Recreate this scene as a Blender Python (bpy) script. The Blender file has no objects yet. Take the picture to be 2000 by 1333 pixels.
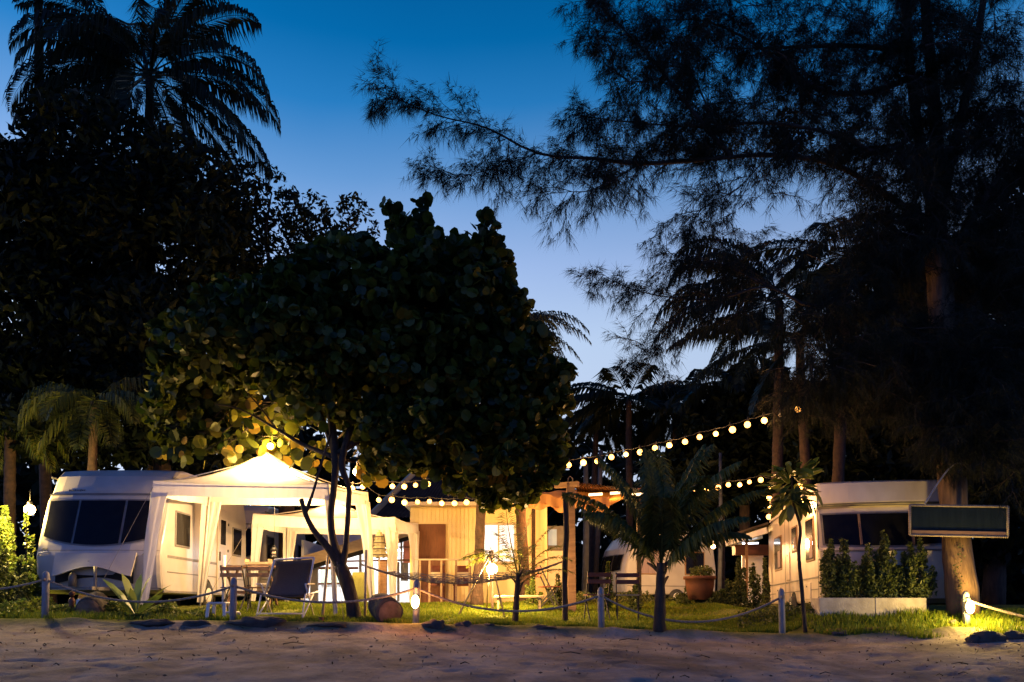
import bpy, math, random
import numpy as np
from mathutils import Vector, Matrix, noise as mnoise

rnd = random.Random(7)
rng = np.random.default_rng(7)
S = bpy.context.scene
COL = S.collection

# ------------------------------------------------------------------ camera
F = 1556.0                      # focal length in photo pixels (28 mm on a 36 mm frame)
PITCH = math.radians(3.0)
HOR = 1190.0                    # row of the horizon in the photograph
CZ = 0.22                       # eye height above the lawn edge (the beach falls away below)
SH = (HOR - 666.5) / F - math.tan(PITCH)
cam_d = bpy.data.cameras.new('camera')
cam = bpy.data.objects.new('camera', cam_d)
COL.objects.link(cam)
cam.location = (0, 0, CZ)
cam.rotation_euler = (math.pi / 2 + PITCH, 0, 0)
cam_d.sensor_width = 36
cam_d.lens = 36 * F / 2000
cam_d.shift_y = SH * F / 2000
cam_d.clip_start = 0.05
cam_d.clip_end = 2000
S.camera = cam


def P(px, py, Y):
    """world point that stands Y metres in front of the camera on the ray of a photo pixel"""
    a = (px - 1000) / F
    b = (666.5 - py) / F + SH
    d = Vector((a, math.cos(PITCH) - b * math.sin(PITCH), math.sin(PITCH) + b * math.cos(PITCH)))
    return Vector((0, 0, CZ)) + d * (Y / d.y)


# ------------------------------------------------------------------ world (dusk sky)
def lin(r, g, b):
    f = lambda c: (c / 12.92 if c <= 0.04045 else ((c + 0.055) / 1.055) ** 2.4)
    return (f(r / 255), f(g / 255), f(b / 255), 1)


W = bpy.data.worlds.new('World')
S.world = W
W.use_nodes = True
nt = W.node_tree
nt.nodes.clear()
wo = nt.nodes.new('ShaderNodeOutputWorld')
bg = nt.nodes.new('ShaderNodeBackground')
tc = nt.nodes.new('ShaderNodeTexCoord')
sx = nt.nodes.new('ShaderNodeSeparateXYZ')
cr = nt.nodes.new('ShaderNodeValToRGB')
stops = [(0.0, (205, 216, 240)), (0.2, (206, 222, 250)), (0.32, (194, 218, 252)), (0.40, (162, 192, 241)),
         (0.487, (102, 155, 215)), (0.55, (40, 126, 196)), (0.60, (4, 106, 174)), (0.72, (2, 72, 132)), (1.0, (2, 36, 82))]
el = cr.color_ramp.elements
el[0].position, el[0].color = stops[0][0], lin(*stops[0][1])
el[1].position, el[1].color = stops[-1][0], lin(*stops[-1][1])
for p_, c_ in stops[1:-1]:
    e_ = el.new(p_)
    e_.color = lin(*c_)
mr = nt.nodes.new('ShaderNodeMapRange')
mr.inputs['From Min'].default_value = -0.5
mr.inputs['From Max'].default_value = 0.6
mr.inputs['To Min'].default_value = 1.10
mr.inputs['To Max'].default_value = 0.74
mx = nt.nodes.new('ShaderNodeMix')
mx.data_type = 'RGBA'
mx.blend_type = 'MULTIPLY'
mx.inputs['Factor'].default_value = 1
ns = nt.nodes.new('ShaderNodeTexNoise')
ns.inputs['Scale'].default_value = 2.2
ns.inputs['Detail'].default_value = 3
nm = nt.nodes.new('ShaderNodeMapRange')
nm.inputs['To Min'].default_value = -0.03
nm.inputs['To Max'].default_value = 0.03
ad = nt.nodes.new('ShaderNodeMath')
nt.links.new(tc.outputs['Generated'], sx.inputs[0])
nt.links.new(tc.outputs['Generated'], ns.inputs['Vector'])
nt.links.new(ns.outputs[0], nm.inputs['Value'])
nt.links.new(sx.outputs['Z'], ad.inputs[0])
nt.links.new(nm.outputs[0], ad.inputs[1])
nt.links.new(ad.outputs[0], cr.inputs[0])
nt.links.new(sx.outputs['X'], mr.inputs['Value'])
nt.links.new(cr.outputs[0], mx.inputs['A'])
# the sky darkens evenly away from the afterglow, towards the sea behind the viewer
my = nt.nodes.new('ShaderNodeMapRange')
my.inputs['From Min'].default_value = -0.9
my.inputs['From Max'].default_value = 0.6
my.inputs['To Min'].default_value = 0.0
my.inputs['To Max'].default_value = 1.0
mt_ = nt.nodes.new('ShaderNodeMix')
mt_.data_type = 'RGBA'
mt_.inputs['A'].default_value = (0.28, 0.48, 1.15, 1)
mt_.inputs['B'].default_value = (1, 1, 1, 1)
mm = nt.nodes.new('ShaderNodeMix')
mm.data_type = 'RGBA'
mm.blend_type = 'MULTIPLY'
mm.inputs['Factor'].default_value = 1
nt.links.new(sx.outputs['Y'], my.inputs['Value'])
nt.links.new(my.outputs[0], mt_.inputs['Factor'])
nt.links.new(mr.outputs[0], mm.inputs['A'])
nt.links.new(mt_.outputs['Result'], mm.inputs['B'])
nt.links.new(mm.outputs['Result'], mx.inputs['B'])
nt.links.new(mx.outputs['Result'], bg.inputs[0])
bg.inputs[1].default_value = 1.0
nt.links.new(bg.outputs[0], wo.inputs[0])

S.view_settings.view_transform = 'Standard'
S.view_settings.look = 'None'
S.view_settings.exposure = 0
S.view_settings.gamma = 1
S.view_settings.use_curve_mapping = False
S.render.engine = 'CYCLES'
S.cycles.use_denoising = True
S.cycles.max_bounces = 6
S.cycles.diffuse_bounces = 3
S.cycles.transparent_max_bounces = 8
S.cycles.sample_clamp_indirect = 4.0
S.cycles.use_light_tree = True
S.cycles.caustics_reflective = False
S.cycles.caustics_refractive = False

# ------------------------------------------------------------------ materials
MATS = {}


def M(name, c1, c2=None, rough=0.6, scale=6.0, bump=0.0, bscale=None, metal=0.0, transl=0.0, emit=None, es=0.0,
      island=False, stretch=None, spec=0.4, trans=0.0, detail=4.0):
    if name in MATS:
        return MATS[name]
    m = bpy.data.materials.new(name)
    MATS[name] = m
    m.use_nodes = True
    t = m.node_tree
    b = t.nodes['Principled BSDF']
    b.inputs['Roughness'].default_value = rough
    b.inputs['Metallic'].default_value = metal
    b.inputs['Specular IOR Level'].default_value = spec
    b.inputs['Transmission Weight'].default_value = trans
    c1 = (*c1, 1)
    c2 = (*c2, 1) if c2 else tuple(x * 0.8 for x in c1[:3]) + (1,)
    co = t.nodes.new('ShaderNodeTexCoord')
    mp = t.nodes.new('ShaderNodeMapping')
    if stretch:
        mp.inputs['Scale'].default_value = stretch
    t.links.new(co.outputs['Object'], mp.inputs[0])
    n = t.nodes.new('ShaderNodeTexNoise')
    n.inputs['Scale'].default_value = scale
    n.inputs['Detail'].default_value = detail
    t.links.new(mp.outputs[0], n.inputs['Vector'])
    r = t.nodes.new('ShaderNodeValToRGB')
    r.color_ramp.elements[0].position = 0.3
    r.color_ramp.elements[1].position = 0.7
    r.color_ramp.elements[0].color = c1
    r.color_ramp.elements[1].color = c2
    if island:
        g = t.nodes.new('ShaderNodeNewGeometry')
        oi = t.nodes.new('ShaderNodeObjectInfo')
        a = t.nodes.new('ShaderNodeMath')
        a.operation = 'ADD'
        fr = t.nodes.new('ShaderNodeMath')
        fr.operation = 'FRACT'
        t.links.new(g.outputs['Random Per Island'], a.inputs[0])
        t.links.new(oi.outputs['Random'], a.inputs[1])
        t.links.new(a.outputs[0], fr.inputs[0])
        t.links.new(fr.outputs[0], r.inputs[0])
    else:
        t.links.new(n.outputs[0], r.inputs[0])
    t.links.new(r.outputs[0], b.inputs['Base Color'])
    if bump:
        bp = t.nodes.new('ShaderNodeBump')
        bp.inputs['Strength'].default_value = bump
        bp.inputs['Distance'].default_value = 0.03
        n2 = t.nodes.new('ShaderNodeTexNoise')
        n2.inputs['Scale'].default_value = bscale or scale * 3
        n2.inputs['Detail'].default_value = 6
        t.links.new(mp.outputs[0], n2.inputs['Vector'])
        t.links.new(n2.outputs[0], bp.inputs['Height'])
        t.links.new(bp.outputs[0], b.inputs['Normal'])
    if emit:
        b.inputs['Emission Color'].default_value = (*emit, 1)
        b.inputs['Emission Strength'].default_value = es
    if transl:
        tr = t.nodes.new('ShaderNodeBsdfTranslucent')
        ms = t.nodes.new('ShaderNodeMixShader')
        ms.inputs[0].default_value = transl
        t.links.new(r.outputs[0], tr.inputs[0])
        t.links.new(b.outputs[0], ms.inputs[1])
        t.links.new(tr.outputs[0], ms.inputs[2])
        t.links.new(ms.outputs[0], t.nodes['Material Output'].inputs[0])
    return m


WARM = (1.0, 0.60, 0.24)
m_shell = M('caravan_shell', (0.42, 0.385, 0.35), (0.31, 0.28, 0.255), rough=0.32, scale=1.6, bump=0.04, bscale=3)
m_shell_old = M('caravan_shell_aged', (0.56, 0.49, 0.40), (0.40, 0.33, 0.26), rough=0.45, scale=2.3, bump=0.06, bscale=5, stretch=(1, 1, 0.5))
m_glassdark = M('tinted_glass', (0.004, 0.004, 0.005), (0.007, 0.007, 0.008), rough=0.14, spec=0.10)
m_trimgrey = M('grey_trim', (0.16, 0.15, 0.14), (0.10, 0.09, 0.09), rough=0.5)
m_darkline = M('dark_rubber', (0.02, 0.02, 0.02), (0.03, 0.03, 0.03), rough=0.7)
m_black = M('black_shade', (0.006, 0.006, 0.007), (0.012, 0.011, 0.01), rough=0.9)  # flat black that stands in for shade in hollows
m_cloth = M('canopy_cloth', (0.74, 0.72, 0.68), (0.64, 0.60, 0.54), rough=0.85, scale=3, bump=0.15, bscale=7, transl=0.38)
m_cloth2 = M('drape_cloth', (0.74, 0.71, 0.66), (0.66, 0.62, 0.56), rough=0.85, scale=4, bump=0.2, bscale=6, transl=0.25, stretch=(3, 3, 0.4))
m_whitemetal = M('white_metal', (0.68, 0.67, 0.65), (0.55, 0.52, 0.48), rough=0.4)
m_plastic = M('white_plastic', (0.66, 0.64, 0.6), (0.56, 0.53, 0.48), rough=0.4)
m_postpaint = M('weathered_white_paint', (0.28, 0.28, 0.30), (0.15, 0.145, 0.15), rough=0.75, scale=9, bump=0.35, bscale=30, stretch=(2, 2, 0.5))
m_rope = M('hemp_rope', (0.34, 0.27, 0.20), (0.20, 0.155, 0.11), rough=0.9, scale=40, bump=0.6, bscale=60)
m_bark = M('bark', (0.055, 0.034, 0.022), (0.020, 0.013, 0.009), rough=0.9, scale=8, bump=0.9, bscale=14, stretch=(1.5, 1.5, 0.5))
m_bark_l = M('pale_bark', (0.17, 0.10, 0.055), (0.075, 0.045, 0.028), rough=0.9, scale=7, bump=1.0, bscale=12, stretch=(2, 2, 0.35))
m_palmbark = M('palm_bark', (0.075, 0.040, 0.024), (0.03, 0.018, 0.012), rough=0.9, scale=10, bump=0.7, bscale=16)
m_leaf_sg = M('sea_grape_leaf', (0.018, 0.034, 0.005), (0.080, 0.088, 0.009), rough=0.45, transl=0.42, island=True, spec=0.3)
m_leaf_sg2 = M('sea_grape_leaf_lit', (0.17, 0.17, 0.02), (0.30, 0.20, 0.03), rough=0.45, transl=0.5, island=True, spec=0.3)  # brighter copy of the leaf near the lamps; lamplight put into the colour
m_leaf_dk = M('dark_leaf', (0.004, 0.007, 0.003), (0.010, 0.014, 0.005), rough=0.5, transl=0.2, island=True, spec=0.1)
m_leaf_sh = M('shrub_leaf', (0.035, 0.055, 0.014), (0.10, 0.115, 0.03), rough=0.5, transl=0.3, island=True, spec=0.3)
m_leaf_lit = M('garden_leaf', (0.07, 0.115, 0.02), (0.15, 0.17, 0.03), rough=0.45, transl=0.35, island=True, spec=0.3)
m_needle = M('casuarina_needle', (0.008, 0.010, 0.005), (0.018, 0.020, 0.009), rough=0.6, transl=0.2, island=True, spec=0.2)
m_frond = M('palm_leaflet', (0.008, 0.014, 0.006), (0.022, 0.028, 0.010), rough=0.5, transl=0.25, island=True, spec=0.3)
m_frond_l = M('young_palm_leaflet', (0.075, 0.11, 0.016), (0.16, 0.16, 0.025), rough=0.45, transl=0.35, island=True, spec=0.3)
m_grass = M('grass_blade', (0.085, 0.145, 0.008), (0.20, 0.22, 0.016), rough=0.55, transl=0.3, island=True, spec=0.2)
m_wood = M('warm_timber', (0.26, 0.15, 0.075), (0.17, 0.09, 0.045), rough=0.65, scale=5, bump=0.2, bscale=20, stretch=(1, 1, 6))
m_woodred = M('reddish_slat_wood', (0.16, 0.05, 0.028), (0.10, 0.03, 0.018), rough=0.55, scale=6, bump=0.15)
m_woodpale = M('pale_timber', (0.50, 0.38, 0.22), (0.38, 0.27, 0.15), rough=0.7, scale=5, bump=0.2, stretch=(1, 6, 6))
m_door = M('brown_door', (0.16, 0.062, 0.022), (0.115, 0.042, 0.015), rough=0.6, scale=4, bump=0.1, stretch=(6, 1, 1))
m_yellow = M('yellow_clapboard', (0.80, 0.71, 0.38), (0.73, 0.63, 0.31), rough=0.7, scale=3, bump=0.12, stretch=(3, 1, 0.3))
m_cream = M('cream_board', (0.62, 0.54, 0.38), (0.52, 0.44, 0.30), rough=0.6)
m_roof = M('roof_sheet', (0.075, 0.06, 0.05), (0.035, 0.028, 0.024), rough=0.85, scale=2, spec=0.1)
m_white = M('white_plaster', (0.75, 0.75, 0.75), (0.68, 0.69, 0.70), rough=0.8)
m_orange = M('orange_tarpaulin', (0.55, 0.27, 0.09), (0.42, 0.20, 0.07), rough=0.8, scale=2, bump=0.3, bscale=3, transl=0.35)
m_stone = M('planter_render', (0.42, 0.38, 0.33), (0.29, 0.26, 0.22), rough=0.85, scale=7, bump=0.3, bscale=40)
m_rock = M('dark_rock', (0.075, 0.062, 0.052), (0.035, 0.030, 0.027), rough=0.95, scale=6, bump=0.8, bscale=14)
m_cut = M('sawn_log_end', (0.22, 0.14, 0.09), (0.13, 0.08, 0.05), rough=0.85, scale=10, bump=0.3)
m_soil = M('dark_soil', (0.03, 0.02, 0.014), (0.018, 0.012, 0.008), rough=1.0, scale=20, bump=0.6)
m_terra = M('terracotta', (0.11, 0.035, 0.016), (0.06, 0.022, 0.010), rough=0.8, scale=5)
m_fabric = M('taupe_sling', (0.11, 0.085, 0.075), (0.085, 0.065, 0.058), rough=0.9, scale=60, bump=0.2)
m_bulb = M('bulb_glow', (1, 0.7, 0.35), emit=(1.0, 0.60, 0.22), es=30.0)
m_bulb_s = M('string_bulb_glow', (1, 0.7, 0.35), emit=(1.0, 0.40, 0.075), es=8.5)
m_bulkhead = M('bulkhead_glass_glow', (1, 0.7, 0.35), emit=(1.0, 0.62, 0.24), es=34.0)
m_tube = M('white_tube_glow', (1, 1, 1), emit=(0.92, 0.95, 1.0), es=8.0)
m_winlit = M('lit_window_pane', (0.8, 0.85, 0.95), (0.7, 0.75, 0.9), emit=(0.80, 0.88, 1.0), es=0.9, rough=0.5)
m_winblue = M('dusk_window_pane', (0.05, 0.06, 0.12), (0.04, 0.05, 0.1), rough=0.15, emit=(0.15, 0.2, 0.55), es=0.25)
m_bulbdim = M('dim_bulb', (0.35, 0.2, 0.08), emit=WARM, es=0.8)  # dim bulb; a faint glow is put into its material
m_pink = M('pink_wall', (0.55, 0.20, 0.16), (0.48, 0.17, 0.14), rough=0.8)
m_green = M('olive_mat', (0.22, 0.22, 0.06), (0.16, 0.17, 0.05), rough=0.95, scale=30, bump=0.3)
m_net = M('hammock_cord', (0.25, 0.22, 0.20), (0.14, 0.12, 0.11), rough=0.9)
m_curtain = M('mauve_curtain', (0.30, 0.22, 0.22), (0.20, 0.14, 0.15), rough=0.9, scale=8, stretch=(6, 6, 0.3))
m_blue = M('blue_emblem', (0.08, 0.13, 0.25), rough=0.4)
m_stripe = M('parasol_cloth', (0.35, 0.32, 0.18), (0.26, 0.24, 0.14), rough=0.9)
m_stripe_d = M('parasol_dark_stripe', (0.08, 0.07, 0.05), rough=0.9)
m_brick = M('orange_brick', (0.32, 0.12, 0.05), (0.22, 0.085, 0.04), rough=0.9, scale=9, bump=0.3)


# ------------------------------------------------------------------ mesh helpers
class MB:
    def __init__(s):
        s.v = []
        s.f = []
        s.sm = []

    def add(s, vs, fs, smooth=False):
        o = len(s.v)
        s.v.extend([tuple(v) for v in vs])
        s.f.extend([tuple(i + o for i in f) for f in fs])
        s.sm.extend([smooth] * len(fs))
        return s

    def box(s, c, d, rot=None, bev=0.0):
        """centre, full size; bev chamfers the four long vertical-most edges"""
        hx, hy, hz = d[0] / 2, d[1] / 2, d[2] / 2
        if bev > 0:
            b = min(bev, hx * 0.9, hy * 0.9, hz * 0.9)
            vs = []
            for z, k in ((-hz, b), (-hz + b, 0), (hz - b, 0), (hz, b)):
                X, Y = hx - k, hy - k
                for (x, y) in ((-X + b, -Y), (X - b, -Y), (X, -Y + b), (X, Y - b), (X - b, Y), (-X + b, Y), (-X, Y - b), (-X, -Y + b)):
                    vs.append(Vector((x, y, z)))
            fs = [tuple(reversed(range(8))), tuple(range(24, 32))]
            for k in range(3):
                for i in range(8):
                    j = (i + 1) % 8
                    fs.append((k * 8 + i, k * 8 + j, k * 8 + 8 + j, k * 8 + 8 + i))
        else:
            vs = [Vector((x, y, z)) for z in (-hz, hz) for (x, y) in ((-hx, -hy), (hx, -hy), (hx, hy), (-hx, hy))]
            fs = [(3, 2, 1, 0), (4, 5, 6, 7), (0, 1, 5, 4), (1, 2, 6, 5), (2, 3, 7, 6), (3, 0, 4, 7)]
        if rot is not None:
            vs = [rot @ v for v in vs]
        c = Vector(c)
        return s.add([v + c for v in vs], fs)

    def bar(s, a, b, w, h=None, up=(0, 0, 1)):
        a, b = Vector(a), Vector(b)
        h = h or w
        d = (b - a)
        L = d.length
        d.normalize()
        u = Vector(up)
        if abs(d.dot(u)) > 0.98:
            u = Vector((0, 1, 0))
        r = d.cross(u).normalized()
        u = r.cross(d).normalized()
        R = Matrix((r, d, u)).transposed()
        return s.box((a + b) / 2, (w, L, h), R)

    def tube(s, pts, rad, n=8, cap=True, wob=0.0, seed=0):
        pts = [Vector(p) for p in pts]
        k = len(pts)
        if not hasattr(rad, '__len__'):
            rad = [rad] * k
        o = []
        fs = []
        prev = None
        for i, p in enumerate(pts):
            t = (pts[min(i + 1, k - 1)] - pts[max(i - 1, 0)])
            if t.length < 1e-9:
                t = Vector((0, 0, 1))
            t.normalize()
            if prev is None:
                a = Vector((1, 0, 0)) if abs(t.x) < 0.9 else Vector((0, 1, 0))
                prev = (a - t * a.dot(t)).normalized()
            else:
                prev = (prev - t * prev.dot(t)).normalized()
            q = t.cross(prev)
            for j in range(n):
                an = 2 * math.pi * j / n
                rr = rad[i]
                if wob:
                    rr *= 1 + wob * mnoise.noise(Vector((j * 0.9 + seed, i * 0.7, seed * 3.1)))
                o.append(p + (prev * math.cos(an) + q * math.sin(an)) * rr)
        for i in range(k - 1):
            for j in range(n):
                j2 = (j + 1) % n
                fs.append((i * n + j, i * n + j2, (i + 1) * n + j2, (i + 1) * n + j))
        if cap:
            fs.append(tuple(reversed(range(n))))
            fs.append(tuple(range((k - 1) * n, k * n)))
        return s.add(o, fs, True)

    def lathe(s, prof, c=(0, 0, 0), n=14, rot=None, smooth=True):
        c = Vector(c)
        o = []
        fs = []
        for r, z in prof:
            for j in range(n):
                a = 2 * math.pi * j / n
                v = Vector((r * math.cos(a), r * math.sin(a), z))
                if rot is not None:
                    v = rot @ v
                o.append(v + c)
        for i in range(len(prof) - 1):
            for j in range(n):
                j2 = (j + 1) % n
                fs.append((i * n + j, i * n + j2, (i + 1) * n + j2, (i + 1) * n + j))
        fs.append(tuple(reversed(range(n))))
        fs.append(tuple(range((len(prof) - 1) * n, len(prof) * n)))
        return s.add(o, fs, smooth)

    def ball(s, c, r, n=10, m=7, jit=0.0, seed=0.0):
        rx, ry, rz = r if hasattr(r, '__len__') else (r, r, r)
        c = Vector(c)
        o = []
        fs = []
        for i in range(m + 1):
            th = math.pi * i / m
            th = min(max(th, 0.02), math.pi - 0.02)
            for j in range(n):
                a = 2 * math.pi * j / n
                d = Vector((math.sin(th) * math.cos(a), math.sin(th) * math.sin(a), -math.cos(th)))
                k = 1 + jit * mnoise.noise(d * 1.7 + Vector((seed, seed, 0)))
                o.append(c + Vector((d.x * rx, d.y * ry, d.z * rz)) * k)
        for i in range(m):
            for j in range(n):
                j2 = (j + 1) % n
                fs.append((i * n + j, i * n + j2, (i + 1) * n + j2, (i + 1) * n + j))
        fs.append(tuple(reversed(range(n))))
        fs.append(tuple(range(m * n, (m + 1) * n)))
        return s.add(o, fs, True)

    def grid(s, fn, nu, nv, smooth=True, thick=0.0):
        """fn(u, v) -> point, u and v in 0..1"""
        o = [Vector(fn(i / nu, j / nv)) for j in range(nv + 1) for i in range(nu + 1)]
        w = nu + 1
        fs = [(j * w + i, j * w + i + 1, (j + 1) * w + i + 1, (j + 1) * w + i) for j in range(nv) for i in range(nu)]
        if thick:
            a = o[1] - o[0]
            b = o[w] - o[0]
            n = a.cross(b).normalized() * thick
            k = len(o)
            o2 = [p - n for p in o]
            f2 = [tuple(reversed([i + k for i in f])) for f in fs]
            rim = [i for i in range(w)] + [j * w + nu for j in range(1, nv + 1)] + [nv * w + i for i in range(nu - 1, -1, -1)] + [j * w for j in range(nv - 1, 0, -1)]
            f3 = [(rim[(q + 1) % len(rim)], rim[q], rim[q] + k, rim[(q + 1) % len(rim)] + k) for q in range(len(rim))]
            return s.add(o + o2, fs + f2 + f3, smooth)
        return s.add(o, fs, smooth)

    def mesh(s, name, mat):
        me = bpy.data.meshes.new(name)
        me.from_pydata(s.v, [], s.f)
        me.polygons.foreach_set('use_smooth', s.sm)
        me.materials.append(mat)
        me.update()
        return me

    def build(s, name, mat, parent=None, loc=None, local=False):
        """links as one object; world-space vertices are re-based on the parent's or the given origin"""
        base = None
        if parent is not None and not local:
            base = PW(parent)
            iv = base.inverted()
            s.v = [tuple(iv @ Vector(v)) for v in s.v]
        elif loc is not None and not local:
            l = Vector(loc)
            s.v = [tuple(Vector(v) - l) for v in s.v]
        o = bpy.data.objects.new(name, s.mesh(name, mat))
        COL.objects.link(o)
        if parent is not None:
            o.parent = parent
        elif loc is not None:
            o.location = loc
        return o


def PW(o):
    m = o.matrix_basis.copy()
    q = o.parent
    while q is not None:
        m = q.matrix_basis @ m
        q = q.parent
    return m


def tag(o, label=None, cat=None, group=None, kind=None):
    if label:
        o['label'] = label
    if cat:
        o['category'] = cat
    if group:
        o['group'] = group
    if kind:
        o['kind'] = kind
    return o


def thing(name, label, cat, loc=(0, 0, 0), rz=0.0, group=None):
    o = bpy.data.objects.new(name, None)
    COL.objects.link(o)
    o.location = loc
    o.rotation_euler = (0, 0, rz)
    o.empty_display_size = 0.2
    return tag(o, label, cat, group)


def copy_tree(o, parent=None):
    c = o.copy()
    COL.objects.link(c)
    c.parent = parent
    for ch in [q for q in bpy.data.objects if q.parent == o]:
        copy_tree(ch, c)
    return c


def np_mesh(name, V, Fc, mat, smooth=False):
    """V (n,3) array, Fc (m,k) array of equal-sized faces"""
    me = bpy.data.meshes.new(name)
    m, k = Fc.shape
    me.vertices.add(len(V))
    me.vertices.foreach_set('co', np.ascontiguousarray(V, dtype=np.float32).ravel())
    me.loops.add(m * k)
    me.loops.foreach_set('vertex_index', np.ascontiguousarray(Fc, dtype=np.int32).ravel())
    me.polygons.add(m)
    me.polygons.foreach_set('loop_start', np.arange(m, dtype=np.int32) * k)
    me.polygons.foreach_set('loop_total', np.full(m, k, dtype=np.int32))
    me.polygons.foreach_set('use_smooth', np.full(m, smooth, dtype=bool))
    me.materials.append(mat)
    me.update(calc_edges=True)
    return me


def np_obj(name, V, Fc, mat, parent=None, loc=(0, 0, 0)):
    base = PW(parent).translation if parent is not None else Vector(loc)
    o = bpy.data.objects.new(name, np_mesh(name, V - np.array(base), Fc, mat))
    COL.objects.link(o)
    if parent is not None:
        o.parent = parent
    else:
        o.location = loc
    return o


def rand_rot(n, tilt=1.0):
    """n rotation matrices: columns are leaf width axis, leaf length axis, leaf normal"""
    q = rng.normal(size=(n, 4))
    q /= np.linalg.norm(q, axis=1)[:, None]
    w, x, y, z = q.T
    return np.stack([np.stack([1 - 2 * (y * y + z * z), 2 * (x * y - z * w), 2 * (x * z + y * w)], -1),
                     np.stack([2 * (x * y + z * w), 1 - 2 * (x * x + z * z), 2 * (y * z - x * w)], -1),
                     np.stack([2 * (x * z - y * w), 2 * (y * z + x * w), 1 - 2 * (x * x + y * y)], -1)], 1)


def scatter(tv, tf, pos, rot, sc):
    tv = np.array(tv, float)
    tf = np.array(tf)
    n = len(pos)
    V = np.einsum('nij,kj->nki', rot, tv) * sc[:, None, None] + pos[:, None, :]
    Fc = tf[None] + (np.arange(n) * len(tv))[:, None, None]
    return V.reshape(-1, 3), Fc.reshape(-1, tf.shape[1])


LEAF4 = ([(0, -0.5, 0), (0.22, 0.0, 0.05), (0, 0.5, 0), (-0.22, 0.0, 0.05)], [(0, 1, 2), (0, 2, 3)])
LEAFR = ([(0, -0.5, 0.03), (0.36, -0.36, 0.06), (0.5, 0.05, 0.09), (0.33, 0.42, 0.05), (0, 0.5, 0), (-0.33, 0.42, 0.05), (-0.5, 0.05, 0.09),
          (-0.36, -0.36, 0.06)], [(0, 1, 2, 3), (0, 3, 4, 4), (0, 4, 5, 5), (0, 5, 6, 7)])
LEAFR = (LEAFR[0], [(0, 1, 2), (0, 2, 3), (0, 3, 4), (0, 4, 5), (0, 5, 6), (0, 6, 7)])


def cloud(lobes, n, shell=0.55):
    """lobes: list of (centre Vector, (rx, ry, rz), weight). Points biased to each lobe's shell"""
    w = np.array([l[2] for l in lobes], float)
    w /= w.sum()
    idx = rng.choice(len(lobes), n, p=w)
    d = rng.normal(size=(n, 3))
    d /= np.linalg.norm(d, axis=1)[:, None]
    r = shell + (1 - shell) * rng.random(n) ** 0.6
    r = np.where(rng.random(n) < 0.3, rng.random(n) ** 0.5, r)
    C = np.array([tuple(l[0]) for l in lobes])[idx]
    R = np.array([l[1] for l in lobes])[idx]
    return C + d * R * r[:, None]


def clumpify(pts, nclump, rad, keep=0.85):
    """pull points towards random clump centres so that gaps and tufts appear"""
    c = pts[rng.choice(len(pts), nclump)]
    out = pts.copy()
    for s in range(0, len(pts), 4000):
        b = pts[s:s + 4000]
        d = ((b[:, None, :] - c[None]) ** 2).sum(-1)
        j = d.argmin(1)
        v = b - c[j]
        L = np.linalg.norm(v, axis=1)[:, None] + 1e-6
        out[s:s + 4000] = c[j] + v / L * np.minimum(L, rad * (0.35 + 0.65 * rng.random((len(b), 1))))
    return out


def pxlobes(specs, Y, ry):
    out = []
    for sp in specs:
        cx, cy, rx, rz = sp[:4]
        y = Y + (sp[5] if len(sp) > 5 else 0)
        k = y / F
        out.append((P(cx, cy, y), (rx * k, sp[6] if len(sp) > 6 else ry, rz * k), sp[4] if len(sp) > 4 else rx * rz))
    return out


def pxpath(pts):
    return [P(*p) for p in pts]


def smooth_path(pts, k=4):
    """Catmull-Rom"""
    pts = [Vector(p) for p in pts]
    if len(pts) < 3:
        return pts
    out = []
    for i in range(len(pts) - 1):
        p0, p1, p2, p3 = pts[max(i - 1, 0)], pts[i], pts[i + 1], pts[min(i + 2, len(pts) - 1)]
        for j in range(k):
            t = j / k
            out.append(0.5 * ((2 * p1) + (p2 - p0) * t + (2 * p0 - 5 * p1 + 4 * p2 - p3) * t * t + (3 * p1 - p0 - 3 * p2 + p3) * t ** 3))
    out.append(pts[-1])
    return out


def lerp_list(a, n):
    """resample a list of radii to n values"""
    return [float(np.interp(i / (n - 1), np.linspace(0, 1, len(a)), a)) for i in range(n)]


def lamp(name, loc, power, color=WARM, r=0.05, parent=None):
    d = bpy.data.lights.new(name, 'POINT')
    d.energy = power
    d.color = color
    d.shadow_soft_size = r
    o = bpy.data.objects.new(name, d)
    COL.objects.link(o)
    if parent is not None:
        o.parent = parent
        o.location = PW(parent).inverted() @ Vector(loc)
    else:
        o.location = loc
    return o


# ------------------------------------------------------------------ ground
BX = np.array([-200, -12, -7.3, -4.34, -1.5, 1.39, 4.2, 7.08, 12, 200])
BZ = np.array([0.10, 0.08, 0.069, 0.037, -0.003, -0.067, -0.170, -0.05, 0.02, 0.05])


def g_arr(x, y):
    b = np.interp(x, BX, BZ)
    rt = np.clip((x - 3.6) / 1.2, 0, 1)
    far = np.clip((y - 14.5) / 4.0, 0, 1)
    t = np.clip((y - (12.6 - 0.35 * rt)) / (5.0 - 4.15 * rt), 0, 1)
    t = t * t * (3 - 2 * t)
    top = 0.32 + (0.10 - 0.32) * rt * (1 - far)
    garden = b * (1 - t) + top * t
    s = np.clip((12.05 - y), 0, 18)
    beach = b - 0.10 - 0.108 * s
    k = np.clip((y - 11.9) / 0.35, 0, 1)
    k = k * k * (3 - 2 * k)
    return beach * (1 - k) + garden * k


def g(x, y):
    return float(g_arr(np.array([x]), np.array([y]))[0])


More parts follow.
